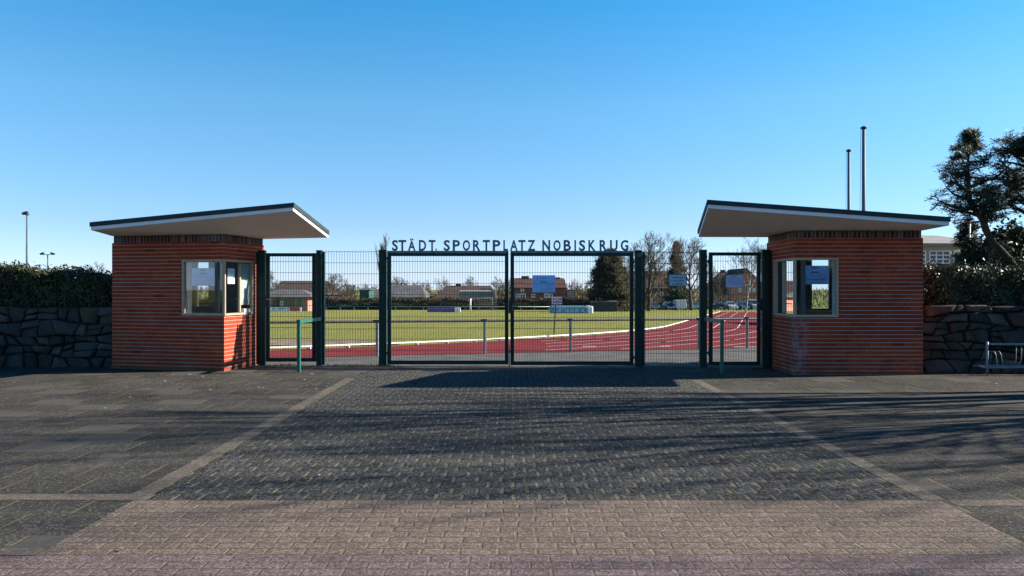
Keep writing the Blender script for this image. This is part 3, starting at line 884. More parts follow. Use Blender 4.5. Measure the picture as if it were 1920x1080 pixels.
m = MB(); lines_of_print(m, o, ex3, 19/F*d, 14/F*d, [(.2,.34,.6,3),(.48,.34,.6,4),(.75,.34,.6,3)], 6, .014); obj('print', m, M['red_ink'], t)

# ------------------------------------------------------------------ stone walls, banks and hedges
M['stone'] = island('field_stone', [(.030,.036,.034),(.075,.074,.066),(.050,.056,.054),(.105,.100,.088),(.085,.056,.042),(.045,.050,.050),(.065,.060,.045)], .9, .12, 0, 3.5, 1.0)
M['mortar'] = plain('dark_joint', (.024,.025,.021), .95, .3, 4)
def chaikin(p, it=2):
    for _ in range(it):
        q = []
        for i in range(len(p)):
            a, b = p[i], p[(i+1)%len(p)]
            q += [(a[0]*.76+b[0]*.24, a[1]*.76+b[1]*.24), (a[0]*.24+b[0]*.76, a[1]*.24+b[1]*.76)]
        p = q
    return p
def chaikin_sharp(p):
    q = []
    for i in range(len(p)):
        a, b = p[i], p[(i+1)%len(p)]
        q += [(a[0]*.9+b[0]*.1, a[1]*.9+b[1]*.1), ((a[0]+b[0])/2, (a[1]+b[1])/2), (a[0]*.1+b[0]*.9, a[1]*.1+b[1]*.9)]
    return q
def clip_half(poly, nx, nz, c):
    """keep the side nx*x + nz*z <= c"""
    out = []
    for i in range(len(poly)):
        a, b = poly[i], poly[(i+1)%len(poly)]
        da, db = nx*a[0]+nz*a[1]-c, nx*b[0]+nz*b[1]-c
        if da <= 0: out.append(a)
        if da*db < 0:
            k = da/(da-db); out.append((a[0]+(b[0]-a[0])*k, a[1]+(b[1]-a[1])*k))
    return out
def stone_wall(label, x0, x1, d, z1, seed):
    """random rubble: irregular cells, larger stones at the foot, flattish beds"""
    r = random.Random(seed)
    t = thing('stone_wall', label, 'stone wall', ((x0+x1)/2, d, 0), 'rough stone walls beside the booths')
    m = MB(); zs = [-.06]
    while zs[-1] < z1-.12: zs.append(zs[-1] + r.uniform(.15,.25)*(1.35 if len(zs) == 1 else 1))
    zs[-1] = z1
    ph = [r.uniform(0,9) for _ in zs]
    def bz(i, x):
        if i == 0: return -.06
        k = .35 if i == len(zs)-1 else 1
        return zs[i] + k*(.055*math.sin(x*1.7+ph[i]) + .035*math.sin(x*4.3+ph[i]*2))
    def stone(poly):
        cx = sum(p[0] for p in poly)/len(poly); cz = sum(p[1] for p in poly)/len(poly)
        gap = r.uniform(.010,.022); q = []
        for p in poly:
            v = Vector((p[0]-cx+r.uniform(-.022,.022), p[1]-cz+r.uniform(-.016,.016))); L = v.length or 1; v *= max(.4,(L-gap*1.4)/L); q.append((cx+v.x, cz+v.y))
        q = chaikin(chaikin_sharp(q), 1); n = len(q)
        dep = r.uniform(.0,.08); tx, tz_ = r.uniform(-.18,.18), r.uniform(-.25,.12)
        rings = []
        for s_, dd in ((1,-.14),(1,-.01),(.965,.026),(.86,.042),(.5,.048)):
            rings.append([(cx+(p[0]-cx)*s_, d-dep-dd-(tx*(p[0]-cx)+tz_*(p[1]-cz))*(.8 if dd > 0 else 0)-(r.uniform(-.010,.010) if dd > .03 else 0), cz+(p[1]-cz)*s_) for p in q])
        V = [v for g in rings for v in g]; fs = []
        for g in range(4):
            for i in range(n):
                j = (i+1)%n; fs.append((g*n+i, g*n+j, (g+1)*n+j, (g+1)*n+i))
        fs.append(tuple(4*n+i for i in range(n)))
        m.add(V, fs, True)
    for i in range(len(zs)-1):
        xx = x0 - r.uniform(0,.3); tilt = r.uniform(-.05,.05)
        while xx < x1:
            e = xx + r.choice([r.uniform(.16,.28), r.uniform(.25,.42), r.uniform(.36,.54)]); t2 = r.uniform(-.09,.09)
            b0, b1, h0, h1 = bz(i,xx), bz(i,e), bz(i+1,xx), bz(i+1,e)
            A_, B_, C_, D_ = (xx-tilt,b0), (e-t2,b1), (e+t2,h1), (xx+tilt,h0)
            if i > 0 and min(h0-b0,h1-b1) > .19 and r.random() < .35:
                k0, k1 = r.uniform(.35,.65), r.uniform(.35,.65)
                E_, G_ = (e, b1+(h1-b1)*k1), (xx, b0+(h0-b0)*k0)
                stone([A_,B_,E_,G_]); stone([G_,E_,C_,D_])
            else:
                stone([A_, ((xx+e)/2,(b0+b1)/2+r.uniform(-.02,.02)), B_, C_, (xx+(e-xx)*r.uniform(.3,.7),(h0+h1)/2+r.uniform(-.01,.035)), D_])
            xx, tilt = e, t2
    obj('stones', m, M['stone'], t)
    m = MB(); m.box(x0-.3, x1+.3, d+.04, d+.42, -.1, z1-.07); obj('core', m, M['mortar'], t)
    return t
stone_wall('rough grey stone wall left of the left booth under the hedge', -14.5, -8.0, 16.75, 1.26, 5)
stone_wall('rough grey stone wall right of the right booth behind the bicycle rack', 8.14, 14.5, 15.75, 1.31, 9)

M['earth'] = plain('dark_earth', (.05,.042,.03), .95, .4, 2)
def bank(x0, x1, y0, z):
    m = MB()
    a = [(y0,-.1),(y0,z-.12),(y0+2.4,z-.1),(y0+3.4,z-.4),(y0+5.2,-.2)]
    for (ya,za),(yb,zb) in zip(a,a[1:]): m.poly([(x0,ya,za),(x1,ya,za),(x1,yb,zb),(x0,yb,zb)])
    for x in (x0,x1): m.poly([(x,p[0],p[1]) for p in a])
    return struct(obj('earth_bank', m, M['earth']))
bank(-32, -8.35, 17.18, 1.25)
bank(7.95, 40, 16.18, 1.3)

def leaf_quad(m, p, n, up, l, w):
    """one pointed, slightly folded leaf"""
    r = n.cross(up)
    if r.length < 1e-4: r = n.orthogonal()
    r.normalize(); u = r.cross(n).normalized()
    a = p - u*l*.5; b = p + u*l*.5; k = n*w*.28
    m.add([a, p + r*w*.5 + k - u*l*.05, b, p - r*w*.5 + k - u*l*.05], [(0,1,2),(0,2,3)], False)
def rnd_dir(r):
    while True:
        v = Vector((r.uniform(-1,1),r.uniform(-1,1),r.uniform(-1,1)))
        if .05 < v.length < 1: return v.normalized()
M['laurel'] = island('laurel_leaf', [(.010,.020,.008),(.024,.040,.012),(.045,.058,.018),(.085,.090,.030),(.018,.030,.011)], .42, .45, .12, .9)
M['privet'] = island('privet_leaf', [(.009,.018,.008),(.020,.034,.012),(.040,.055,.020),(.11,.115,.050),(.015,.026,.011)], .4, .5, .12, .9)
M['twig'] = plain('dark_twig', (.045,.036,.028), .9, .3, 4)
def hedge(label, x0, x1, y0, y1, z0, z1, n, mat, seed, l=.085, wv=.07):
    r = random.Random(seed)
    t = thing('hedge', label, 'hedge', ((x0+x1)/2, (y0+y1)/2, z0), 'evergreen hedges above the stone walls')
    m = MB(); ph = [r.uniform(0,6) for _ in range(6)]
    def top(x, y): return z1 + wv*math.sin(x*1.7+ph[0]) + wv*.7*math.sin(x*4.1+ph[1]+y) + .035*math.sin(x*9.3+ph[2])
    def front(x, z): return y0 + .10*math.sin(x*2.3+ph[3]+z*2) + .07*math.sin(x*6.1+ph[4]+z*5)
    for i in range(n):
        x = r.uniform(x0, x1); k = r.random()
        if k < .60:
            z = r.uniform(z0-.05, top(x,y0)); y = front(x,z) + abs(r.gauss(0,.10)) ; nrm = Vector((0,-1,.35))
        elif k < .92:
            y = r.uniform(y0, y1); z = top(x,y) - abs(r.gauss(0,.07)) ; nrm = Vector((0,-.15,1))
        else:
            y = r.uniform(y0, y1); z = top(x,y) + abs(r.gauss(0,.055)); nrm = Vector((0,-.2,.4))
        leaf_quad(m, Vector((x,y,z)), (nrm + rnd_dir(r)*.9).normalized(), rnd_dir(r)+Vector((0,0,.7)), l*r.uniform(.6,1.3), l*r.uniform(.4,.62))
    obj('leaves', m, mat, t)
    m = MB(); xx = x0
    while xx < x1:
        e = min(x1, xx+.4); zz = min(top(xx,y0), top(e,y0)) - .15
        m.box(xx, e, y0+.22, y1, z0-.1, zz); xx = e  # solid dark core added inside the leaves to close the gaps
    # stems inside the leaves
    for i in range(60):
        x = r.uniform(x0,x1); y = r.uniform(y0+.05,y0+.2)
        m.tube([(x,y,z0-.1),(x+r.uniform(-.15,.15),y,(z0+z1)/2),(x+r.uniform(-.3,.3),y,z1)], [.014,.01,.005], 4)
    obj('branches', m, M['twig'], t)
    return t
hedge('dark evergreen hedge above the left stone wall', -13.5, -8.25, 16.95, 18.1, 1.22, 1.99, 17000, M['laurel'], 21)
hedge('clipped evergreen hedge above the right stone wall, its top glinting in the sun', 7.9, 13.8, 15.95, 17.5, 1.2, 2.03, 19000, M['privet'], 22, .075, .035)

# ------------------------------------------------------------------ bicycle rack
t = thing('bicycle_rack', 'galvanised tube bicycle rack in front of the right stone wall', 'bicycle rack', (9.2, 15.1, 0))
M['rack'] = plain('dull_blue_grey_steel', (.17,.25,.29), .5, .25, 10, .4)
y = 15.15; xa = X(1851,y); xb = xa + 2.4; zt = Z(645,y); zb = Z(689,y)
m = MB()
for x in (xa, xb):
    m.tube([(x,y,0),(x,y,zt+.04)], .024, 8)
m.tube([(xa,y,zt),(xb,y,zt-.02)], .018, 8); m.tube([(xa-.06,y,zb),(xb,y,zb)], .016, 8); m.tube([(xa-.06,y+.35,zb),(xb,y+.35,zb)], .016, 8)
for x in (xa, xb): m.tube([(x-.03,y-.0,zb-.0),(x-.03,y+.35,zb)], .014, 6)
obj('frame', m, M['rack'], t)
for i in range(6):
    x = xa + .17 + i*.38
    m = MB()
    for dx in (0,.10):
        if i % 2 == 0: m.tube([(x+dx+.03,y,zb),(x+dx,y+.01,zb+.24),(x+dx-.01,y+.05,zb+.30),(x+dx,y+.30,zb+.28),(x+dx,y+.35,zb)], .0085, 5)
        else: m.tube([(x+dx,y,zt-.01),(x+dx,y+.01,zb+.14),(x+dx,y+.06,zb+.07),(x+dx,y+.30,zb+.08),(x+dx,y+.35,zb)], .0085, 5)
    obj('wheel_holder', m, M['rack'], t)

# ------------------------------------------------------------------ trees
def bare_tree(name, label, base, height, spread, seed, r0=.28, limbs=7, lv=4, group=None, upright=.55, mat=None, tmat=None, rmin=.02, fork=.3, dens=1.0, cat='tree', lean=0.0):
    r = random.Random(seed)
    t = thing(name, label, cat, base, group)
    tr, tw = MB(), MB()
    def grow(p, d, ln, rad, level):
        n = 5 if level < 2 else 3
        pts = [p.copy()]; dd = d.copy(); step = ln/n
        for i in range(n):
            dd = (dd + rnd_dir(r)*.16 + Vector((0,0,.10*(1 if level > 0 else .2)))).normalized()
            pts.append(pts[-1] + dd*step)
        rads = [max(rmin*.6, rad*(1-.72*i/n)) for i in range(n+1)]
        (tr if level < 2 else tw).tube(pts, rads, 7 if level == 0 else (5 if level == 1 else 3), cap=False)
        if level >= lv: return
        nc = {0: limbs, 1: int(7*dens), 2: int(5*dens), 3: int(4*dens)}.get(level, 3)
        for c in range(nc):
            f = (fork + (1-fork)*(c+.5)/nc) if level == 0 else (.25 + .75*(c+r.random())/nc)
            i = min(n-1, int(f*n)); q = pts[i].lerp(pts[i+1], f*n-i)
            ax = (pts[i+1]-pts[i]).normalized()
            a = 2.4*c + r.uniform(-.5,.5); o = ax.orthogonal().normalized(); o2 = ax.cross(o)
            side = o*math.cos(a) + o2*math.sin(a)
            ang = r.uniform(.4,.85) if level else r.uniform(.4,.7) + .35*(1-f)
            nd = (ax*math.cos(ang) + side*math.sin(ang)*spread + Vector((0,0,upright*.35))).normalized()
            l2 = ln*(.62 if level == 0 else .58)*r.uniform(.7,1.15)*(1.15-.45*f)
            grow(q, nd, l2, max(rmin, rad*(1-.72*f)*(.62 if level == 0 else .55)), level+1)
    grow(Vector(base)-Vector((0,0,.2)), Vector((lean,0,1)).normalized(), height*.72, r0, 0)
    obj('trunk', tr, tmat or M['bark'], t)
    obj('crown', tw, mat or M['twigs'], t)
    # scale to the wanted height
    zmax = max(v[2] for v in tw.v) - base[2]
    t.scale = (height/zmax,)*3
    return t
M['bark'] = plain('grey_brown_bark', (.10,.085,.065), .95, .4, 2, .1, bump=.6, bscale=12)
M['twigs'] = plain('brown_twigs', (.105,.082,.062), .95, .3, 1, .1)
M['birch'] = plain('pale_birch_bark', (.42,.40,.36), .8, .6, 3, .2, c2=(.12,.11,.10))

# tall multi-stemmed tree right of the forecourt: its branches throw the long shadows over the paving
rr = random.Random(31)
t = thing('bare_tree', 'leafless many-stemmed tree right of the forecourt throwing long branch shadows', 'tree', (12.6, 12.9, 0))
tr, tw = MB(), MB()
def limb(p, d, ln, rad, level):
    n = 7; pts = [p.copy()]; dd = d.copy()
    for i in range(n):
        dd = (dd + rnd_dir(rr)*.10 + Vector((0,0,.05))).normalized(); pts.append(pts[-1]+dd*(ln/n))
    rads = [max(.008, rad*(1-.8*i/n)) for i in range(n+1)]
    (tr if level < 1 else tw).tube(pts, rads, 7 if level == 0 else 4, cap=False)
    if level >= 3: return
    for c in range({0:6,1:5,2:3}[level]):
        f = .22 + .75*(c+rr.random())/6; i = min(n-1, int(f*n)); q = pts[i].lerp(pts[i+1], f*n-i)
        ax = (pts[i+1]-pts[i]).normalized()
        nd = (ax + rnd_dir(rr)*.62 + Vector((0,0,.12))).normalized()
        limb(q, nd, ln*.5*rr.uniform(.7,1.2)*(1.1-.4*f), max(.010, rad*(1-.8*f)*.6), level+1)
for i, (dx, dy, ln, rd) in enumerate([(-.05,-.42,8.2,.10),(-.22,-.16,9.6,.13),(.05,.02,10.2,.16),(.12,.22,9.0,.12),(-.12,.10,8.8,.11),(.02,-.62,7.0,.08),(-.3,-.34,7.5,.085),(-.12,-.80,6.8,.06),(-.28,-.98,6.4,.05),(.0,-.9,5.4,.045)]):
    limb(Vector((12.6+dx*.6, 12.9+dy*.5, -.2)), Vector((dx,dy,1)).normalized(), ln, rd, 0)
obj('trunk', tr, M['bark'], t); obj('crown', tw, M['twigs'], t)
t = thing('bare_tree', 'taller leafless tree farther right of the forecourt, behind the many-stemmed one', 'tree', (20.5, 12.4, 0))
tr, tw = MB(), MB()
for i, (dx, dy, ln, rd) in enumerate([(-.05,-.36,11.2,.10),(-.22,-.10,12.6,.13),(.05,.05,13.0,.15),(.02,-.62,10.0,.09)]):
    limb(Vector((20.5+dx*.6, 12.4+dy*.5, -.2)), Vector((dx,dy,1)).normalized(), ln, rd, 0)
obj('trunk', tr, M['bark'], t); obj('crown', tw, M['twigs'], t)

# pines to the right
M['needle'] = island('pine_needles', [(.018,.038,.022),(.036,.060,.030),(.060,.078,.036),(.110,.105,.055)], .6, .3, .10, .5)
M['fir'] = island('fir_needles', [(.012,.026,.014),(.024,.042,.018),(.040,.055,.024)], .65, .25, .08, .5)
M['pinebark'] = plain('pine_bark', (.075,.052,.038), .9, .4, 5, .1, bump=.6, bscale=20)
def tuft(m, p, r, size, k=11, up=.35):
    for i in range(k):
        d = (rnd_dir(r) + Vector((0,0,up))).normalized()
        s = d.orthogonal().normalized()*size*.075
        e = p + d*size*r.uniform(.7,1.15)
        m.add([p-s*.6, p+s*.6, e+s, e-s], [(0,1,2,3)], False)
def pine(label, trunk_pts, rads, crown_fn, nb, seed, group=None, tsize=.20, tufts=9, shoots=7):
    r = random.Random(seed)
    base = Vector(trunk_pts[0]); t = thing('pine_tree', label, 'tree', base, group)
    tr, lf = MB(), MB()
    P = [Vector(p) for p in trunk_pts]
    tr.tube(P, rads, 8)
    def along(f):
        s = f*(len(P)-1); i = min(len(P)-2, int(s)); return P[i].lerp(P[i+1], s-i)
    for b in range(nb):
        f = .36 + .63*(b+r.random())/nb
        q = along(f); L = crown_fn(f)*r.uniform(.6,1.1)
        a = b*2.4 + r.uniform(-.5,.5); d = Vector((math.cos(a), math.sin(a), r.uniform(-.1,.3)))
        pts = [q]; n = 5
        for i in range(n):
            d = (d + rnd_dir(r)*.22 + Vector((0,0,.07))).normalized(); pts.append(pts[-1]+d*L/n)
        tr.tube(pts, [.045*(1-.16*i)*min(1,L) + .006 for i in range(n+1)], 4, cap=False)
        for i in range(2 if L > .5 else 3, n+1):
            for s in range((shoots if i > 3 else shoots//2)):
                o = pts[i] + rnd_dir(r)*min(.26,.07+L*.18) + Vector((0,0,.04))
                tr.tube([pts[i], o], [.010,.005], 3, cap=False)
                for k in range(tufts//3):
                    tuft(lf, o + rnd_dir(r)*.045, r, tsize, 12)
    for k in range(26): tuft(lf, P[-1] + Vector((r.gauss(0,.06), r.gauss(0,.06), r.uniform(-.45,.05))), r, tsize)
    obj('trunk', tr, M['pinebark'], t); obj('crown', lf, M['needle'], t)
    return t
d = 18.2
tp = [W(1905,505,d), W(1884,478,d), W(1862,455,d), W(1848,430,d), W(1843,412,d), W(1830,396,d), W(1818,378,d), W(1816,345,d), W(1814,312,d), W(1818,276,d), W(1820,248,d)]
CF = [(.36,.45),(.45,.74),(.6,.84),(.7,.76),(.8,.52),(.9,.18),(1.0,.03)]
def cf(f):
    for (a,x),(b,y_) in zip(CF,CF[1:]):
        if f <= b: return x + (y_-x)*(f-a)/(b-a)
    return .03
pine('tall pine with bent trunk and open crown against the sky', tp, [.095,.09,.085,.08,.075,.066,.058,.045,.034,.022,.010], cf, 36, 41, None, .12, 6, 4)
d = 18.0
tp = [W(1962,505,d), W(1955,460,d), W(1948,420,d), W(1942,375,d), W(1938,330,d), W(1934,290,d), W(1932,258,d)]
pine('dense dark pine at the right edge of the photograph', tp, [.18,.17,.15,.12,.09,.05,.015], lambda f: 1.15*(1.25-f)**.6, 38, 42, None, .13, 6, 5)

def conifer(name, label, base, h, w, seed, n, mat, tsize=.22, k=6, shape=1.0, cat='tree', cone=.8, brown=None):
    r = random.Random(seed); base = Vector(base)
    t = thing(name, label, cat, base)
    tr, lf = MB(), MB()
    tr.tube([base-Vector((0,0,.3)), base+Vector((0,0,h*.5)), base+Vector((0,0,h*.98))], [w*.06,w*.04,.01], 6)
    nb = n//26
    for b in range(nb):
        f = (b+r.random())/nb; f = f**.85
        z = h*(.04+.95*f); L = w*.5*(1-f)**cone*r.uniform(.72,1.12) + .12
        a = r.uniform(0,6.283); dv = Vector((math.cos(a), math.sin(a), -.10))
        o = base + Vector((0,0,z)); e = o + dv*L
        tr.tube([o, e], [.03,.006], 3, cap=False)
        for s in range(26):
            g = (s+r.random())/26; g = g**.6
            p = o + dv*L*g + Vector((r.gauss(0,.10*L+.05), r.gauss(0,.10*L+.05), r.gauss(-.02,.05*h/6)))
            tuft(lf, p, r, tsize, k, .1)
    obj('trunk', tr, M['bark'], t); obj('crown', lf, mat, t)
    return t
d = 36
conifer('spruce_tree', 'small spruce between the white house and the bent pine', (X(1817,d), d, -.2), Z(416,d)+.2, 2.3, 51, 1600, M['fir'], .26, 7)
def shrub(name, label, cx, cy, z0, rx, ry, h, n, mat, seed, l, cat='shrub', group=None):
    r = random.Random(seed); t = thing(name, label, cat, (cx,cy,z0), group)
    lf, st = MB(), MB()
    lobes = [(Vector((r.uniform(-.6,.6)*rx, r.uniform(-.5,.5)*ry, r.uniform(.3,.8)*h)), r.uniform(.28,.5)) for _ in range(9)]
    for i in range(n):
        c, s = lobes[i % 9]; v = rnd_dir(r); q = abs(r.gauss(.9,.14))
        p = Vector((cx,cy,z0)) + c + Vector((v.x*rx*s*1.2, v.y*ry*s*1.2, v.z*h*s))*q
        if p.z < z0: p.z = z0 + r.uniform(0,.2)
        leaf_quad(lf, p, (v + rnd_dir(r)*.8).normalized(), rnd_dir(r)+Vector((0,0,.4)), l*r.uniform(.6,1.3), l*r.uniform(.4,.6))
    for c, s in lobes:
        st.tube([(cx+c.x*.2,cy+c.y*.2,z0-.2), (cx+c.x*.7,cy+c.y*.7,z0+c.z*.6), Vector((cx,cy,z0))+c], [.05,.03,.01], 4)
    obj('branches', st, M['twig'], t); obj('leaves', lf, mat, t)
    return t
d = 19.4
shrub('evergreen_shrub', 'large dark evergreen shrub behind the right hedge', X(1895,d), d, 1.0, 1.05, .8, Z(425,d)-1.0, 9000, M['fir'], 61, .14)
d = 19.8
shrub('evergreen_shrub', 'dark evergreen shrub beside the curved pine trunk', X(1838,d), d, 1.0, .42, .5, Z(462,d)-1.0, 3800, M['fir'], 62, .13)
d = 18.4
shrub('evergreen_shrub', 'low pale-leaved shrub in front of the curved pine trunk', X(1893,d), d, 1.2, .55, .4, Z(468,d)-1.2, 1200, M['privet'], 63, .12)

# ------------------------------------------------------------------ poles and masts
def flagpole(label, px, top, d, r0, r1):
    x = X(px,d); zt = Z(top,d); zb = tz(d)
    t = thing('flagpole', label, 'flagpole', (x,d,zb), 'flagpoles behind the right booth')
    m = MB(); m.tube([(x,d,zb-.1),(x,d,(zb+zt)/2),(x,d,zt-.06)], [r0,(r0+r1)/2,r1], 12); obj('pole', m, M['pole'], t)
    m = MB(); m.tube([(x,d,zt-.10),(x,d,zt-.045),(x,d,zt-.02),(x,d,zt+.03)], [r1*1.05,r1*2.1,r1*2.1,r1*.7], 12); obj('cap', m, M['black'], t)
    m = MB(); m.tube([(x-r1*2.0,d-.02,zt-.06),(x-r0*2.0,d-.02,zb+1)], .008, 4); obj('halyard', m, M['steel'], t)
M['pole'] = plain('grey_blue_pole', (.10,.13,.16), .6, .15, 2, .3)
flagpole('taller grey flagpole with dark cap rising behind the right booth', 1619.5, 238, 31.5, .095, .062)
flagpole('shorter grey flagpole with dark cap rising behind the right booth', 1591.5, 281, 36.9, .085, .060)
def mast(label, px, top, d, lamps):
    x = X(px,d); zt = Z(top,d); zb = tz(d)
    t = thing('floodlight_mast', label, 'floodlight mast', (x,d,zb), 'floodlight masts beyond the left hedge')
    m = MB(); m.tube([(x,d,zb),(x,d,zt)], [.16,.09], 8); obj('pole', m, M['pole'], t)
    m = MB(); m.beam((x-.9 if lamps > 1 else x-.5,d,zt+.05), (x+.9 if lamps > 1 else x+.3,d,zt+.05), .08, .1); obj('crossbar', m, M['pole'], t)
    for k in range(lamps):
        xx = x + ((k-.5)*1.7 if lamps > 1 else -.15)
        m = MB(); s = 1 if k else -1
        m.beam((xx-.28,d-.1,zt+.22+s*.10), (xx+.28,d-.1,zt+.22-s*.10), .4, .24); m.beam((xx-.1,d,zt),(xx-.1,d,zt+.2),.08,.08); obj('floodlight', m, M['black'], t)
mast('tall floodlight mast with a single lamp above the left hedge', 50.5, 403, 95, 1)
mast('short far floodlight mast with two lamps above the left hedge', 89.5, 478, 130, 2)
d = 30; x = X(1818.5,d)
m = MB(); m.tube([(x,d,0),(x,d,Z(408,d))], [.035,.025], 8)
tag(obj('slim_pole', m, M['white'], None, (x,d,0)), 'slim pale pole standing in front of the small spruce', 'pole')

# ------------------------------------------------------------------ houses
M['tile_brown'] = plain('brown_roof_tiles', (.075,.052,.043), .85, .3, .6, .2, bump=.4, bscale=3)
M['tile_grey'] = plain('grey_roof_tiles', (.105,.100,.100), .85, .3, .6, .2, bump=.4, bscale=3)
M['tile_red'] = plain('red_roof_tiles', (.095,.046,.037), .85, .3, .6, .2, bump=.4, bscale=3)
M['shingle'] = plain('pale_grey_shingle', (.26,.235,.215), .85, .2, 1.0, .2)
M['brickfar'] = brick('far_red_brick', .5, .25, .02, .03, [(0,(.13,.055,.045)),(.5,(.17,.070,.056)),(1,(.21,.09,.07))], (.3,.24,.2), (.25,.18,.15), dirt=.15)
M['cream_wall'] = plain('cream_render', (.46,.45,.42), .8, .1, 1)
M['dark_wall'] = plain('dark_timber_wall', (.05,.055,.055), .8, .3, 1)
M['green_wall'] = plain('green_boarding', (.02,.10,.08), .7, .2, 2)
M['door_green'] = plain('green_door', (.02,.20,.12), .6, .15, 3)
M['pink_brick'] = plain('pale_red_brickwork', (.42,.19,.15), .85, .2, 3)
M['pane_dark'] = plain('dark_window_pane', (.03,.04,.05), .12, .2, 1, .6)
M['grey_wall'] = plain('grey_board_wall', (.27,.27,.26), .85, .15, .8)
def house(name, label, px0, px1, d, depth, eave, ridge, wall, roof, hip=0.0, hip_r=None, over=.4, windows=(), doors=(), chimneys=(), cat='house', base=None, gable=False):
    """front faces the field; eave and ridge are picture rows"""
    x0, x1 = X(px0,d), X(px1,d); zb = tz(d) - .3 if base is None else base
    ze = Z(eave,d); zr = Z(ridge,d+depth/2)
    hl = hip/F*d; hr = hl if hip_r is None else hip_r/F*d
    t = thing(name, label, cat, ((x0+x1)/2, d, zb))
    m = MB(); m.box(x0, x1, d, d+depth, zb, ze)
    if gable:
        xc = (x0+x1)/2
        for y in (d, d+depth): m.poly([(x0,y,ze),(x1,y,ze),(xc,y,Z(ridge,d))])
    elif hip == 0:
        for x in (x0,x1): m.poly([(x,d,ze),(x,d+depth,ze),(x,d+depth/2,zr)])
    obj('wall', m, wall, t)
    m = MB(); o = over
    if gable:
        xc = (x0+x1)/2; zr = Z(ridge,d)+.05; sl = (zr-ze)/((x1-x0)/2)
        for s, xe in ((-1,x0-o),(1,x1+o)):
            for dz in (0,.18): m.poly([(xe,d-o,ze-sl*o+dz),(xe,d+depth+o,ze-sl*o+dz),(xc,d+depth+o,zr+dz),(xc,d-o,zr+dz)])
            m.poly([(xe,d-o,ze-sl*o),(xc,d-o,zr),(xc,d-o,zr+.18),(xe,d-o,ze-sl*o+.18)])
            m.poly([(xe,d-o,ze-sl*o),(xe,d+depth+o,ze-sl*o),(xe,d+depth+o,ze-sl*o+.18),(xe,d-o,ze-sl*o+.18)])
    else:
        a, b = (x0-o,d-o,ze), (x1+o,d-o,ze); c, e = (x1+o,d+depth+o,ze), (x0-o,d+depth+o,ze)
        r0, r1 = (x0-o+hl,d+depth/2,zr), (x1+o-hr,d+depth/2,zr)
        m.poly([a,b,r1,r0]); m.poly([c,e,r0,r1]); m.poly([b,c,r1]); m.poly([e,a,r0]); m.poly([a,e,c,b])
        m.box(x0-o-.05, x1+o+.05, d-o-.06, d-o, ze-.12, ze+.06)
    rf = obj('roof', m, roof, t)
    for px, wd, top in chimneys:
        x = X(px,d); m = MB(); m.box(x-wd/2, x+wd/2, d+depth/2-.4, d+depth/2+.4, zr-1.2, Z(top,d+depth/2)); obj('chimney', m, M['brickfar'], rf)
    for a, b, y0, y1, mul in windows:
        xa, xb, za, zb_ = X(a,d), X(b,d), Z(y1,d), Z(y0,d)
        m = MB(); w_ = .06*max(1,d/60)
        for q in range(mul[0]+1):
            xx = xa + (xb-xa)*q/mul[0]; m.box(xx-w_/2, xx+w_/2, d-.08, d-.004, za, zb_)
        for q in range(mul[1]+1):
            zz = za + (zb_-za)*q/mul[1]; m.box(xa-w_/2, xb+w_/2, d-.075, d-.008, zz-w_/2, zz+w_/2)
        w2 = obj('window', m, M['white'], t)
        m = MB(); m.poly([(xa,d-.012,za),(xb,d-.012,za),(xb,d-.012,zb_),(xa,d-.012,zb_)]); obj('pane', m, M['pane_dark'], w2)
    for a, b, y0, y1, mt in doors:
        m = MB(); m.box(X(a,d), X(b,d), d-.07, d-.003, Z(y1,d), Z(y0,d)); obj('door', m, mt, t)
    return t
# white house behind the right hedge
house('white_house', 'white house with low grey hip roof behind the right hedge', 1722, 1850, 45, 9, 459, 441.5, M['cream_wall'], M['shingle'], 38, 30, .5,
      windows=[(1742,1779.5,471,501,(3,4)), (1722,1734,471,501,(2,4)), (1787,1812,471,501,(2,4)), (1818,1840,471,501,(2,4))], base=-.4)
# clubhouse
house('clubhouse', 'small clubhouse with green doors and grey hip roof on the far side of the field', 497, 577, 126, 7, 557.5, 542.5, M['pink_brick'], M['tile_grey'], 19, 30, .9,
      doors=[(534.5,539.5,560,575,M['door_green']), (547.5,552,560,575,M['door_green']), (558,566,560,575,M['door_green']), (511,520,562,578,M['pane_dark']), (520.5,524,558,583,M['dark_wall']), (543.2,544.2,559,583,M['dark_wall'])],
      windows=[(526,530,566,572,(1,1))])
house('farmhouse', 'long brown-roofed house standing behind the clubhouse', 512, 610, 168, 14, 553, 526.5, M['dark_wall'], M['tile_brown'], 3, 14, .6)
house('thatched_house', 'dark half-hipped house with sloping gable boards, left behind the far hedge', 690, 795, 172, 13, 558, 534.5, M['dark_wall'], M['tile_grey'], 25, 16, .5, windows=[(742,747,548,554,(2,2)), (755,760,548,554,(2,2))])
house('green_annexe', 'green boarded annexe beside the dark half-hipped house', 674, 692, 166, 6, 544, 540, M['green_wall'], M['tile_grey'], 4, None, .3)
house('long_house', 'long dark roofed house with pale shed in front, behind the goal', 818, 928, 176, 14, 559, 535.5, M['dark_wall'], M['tile_brown'], 18, 14, .5, chimneys=[(855.5,1.2,532)])
house('pale_shed', 'pale grey shed behind the goal net', 861, 925, 168, 5, 546.5, 544.5, M['grey_wall'], M['grey_wall'], 2, None, .2)
house('brick_house', 'red brick house with chimney behind the blue notice', 962, 1062, 165, 11, 540, 521.5, M['brickfar'], M['tile_red'], 0, 4, .2,
      windows=[(977,982,541,545.5,(1,1)), (975.5,985,551,559,(2,1)), (997,1003,552,557,(1,1)), (1021,1029,551,557.5,(2,1)), (1031,1036,552,557,(1,1)), (968,973,552,557,(1,1))], chimneys=[(985.5,1.6,517.5), (1048,1.2,520)])
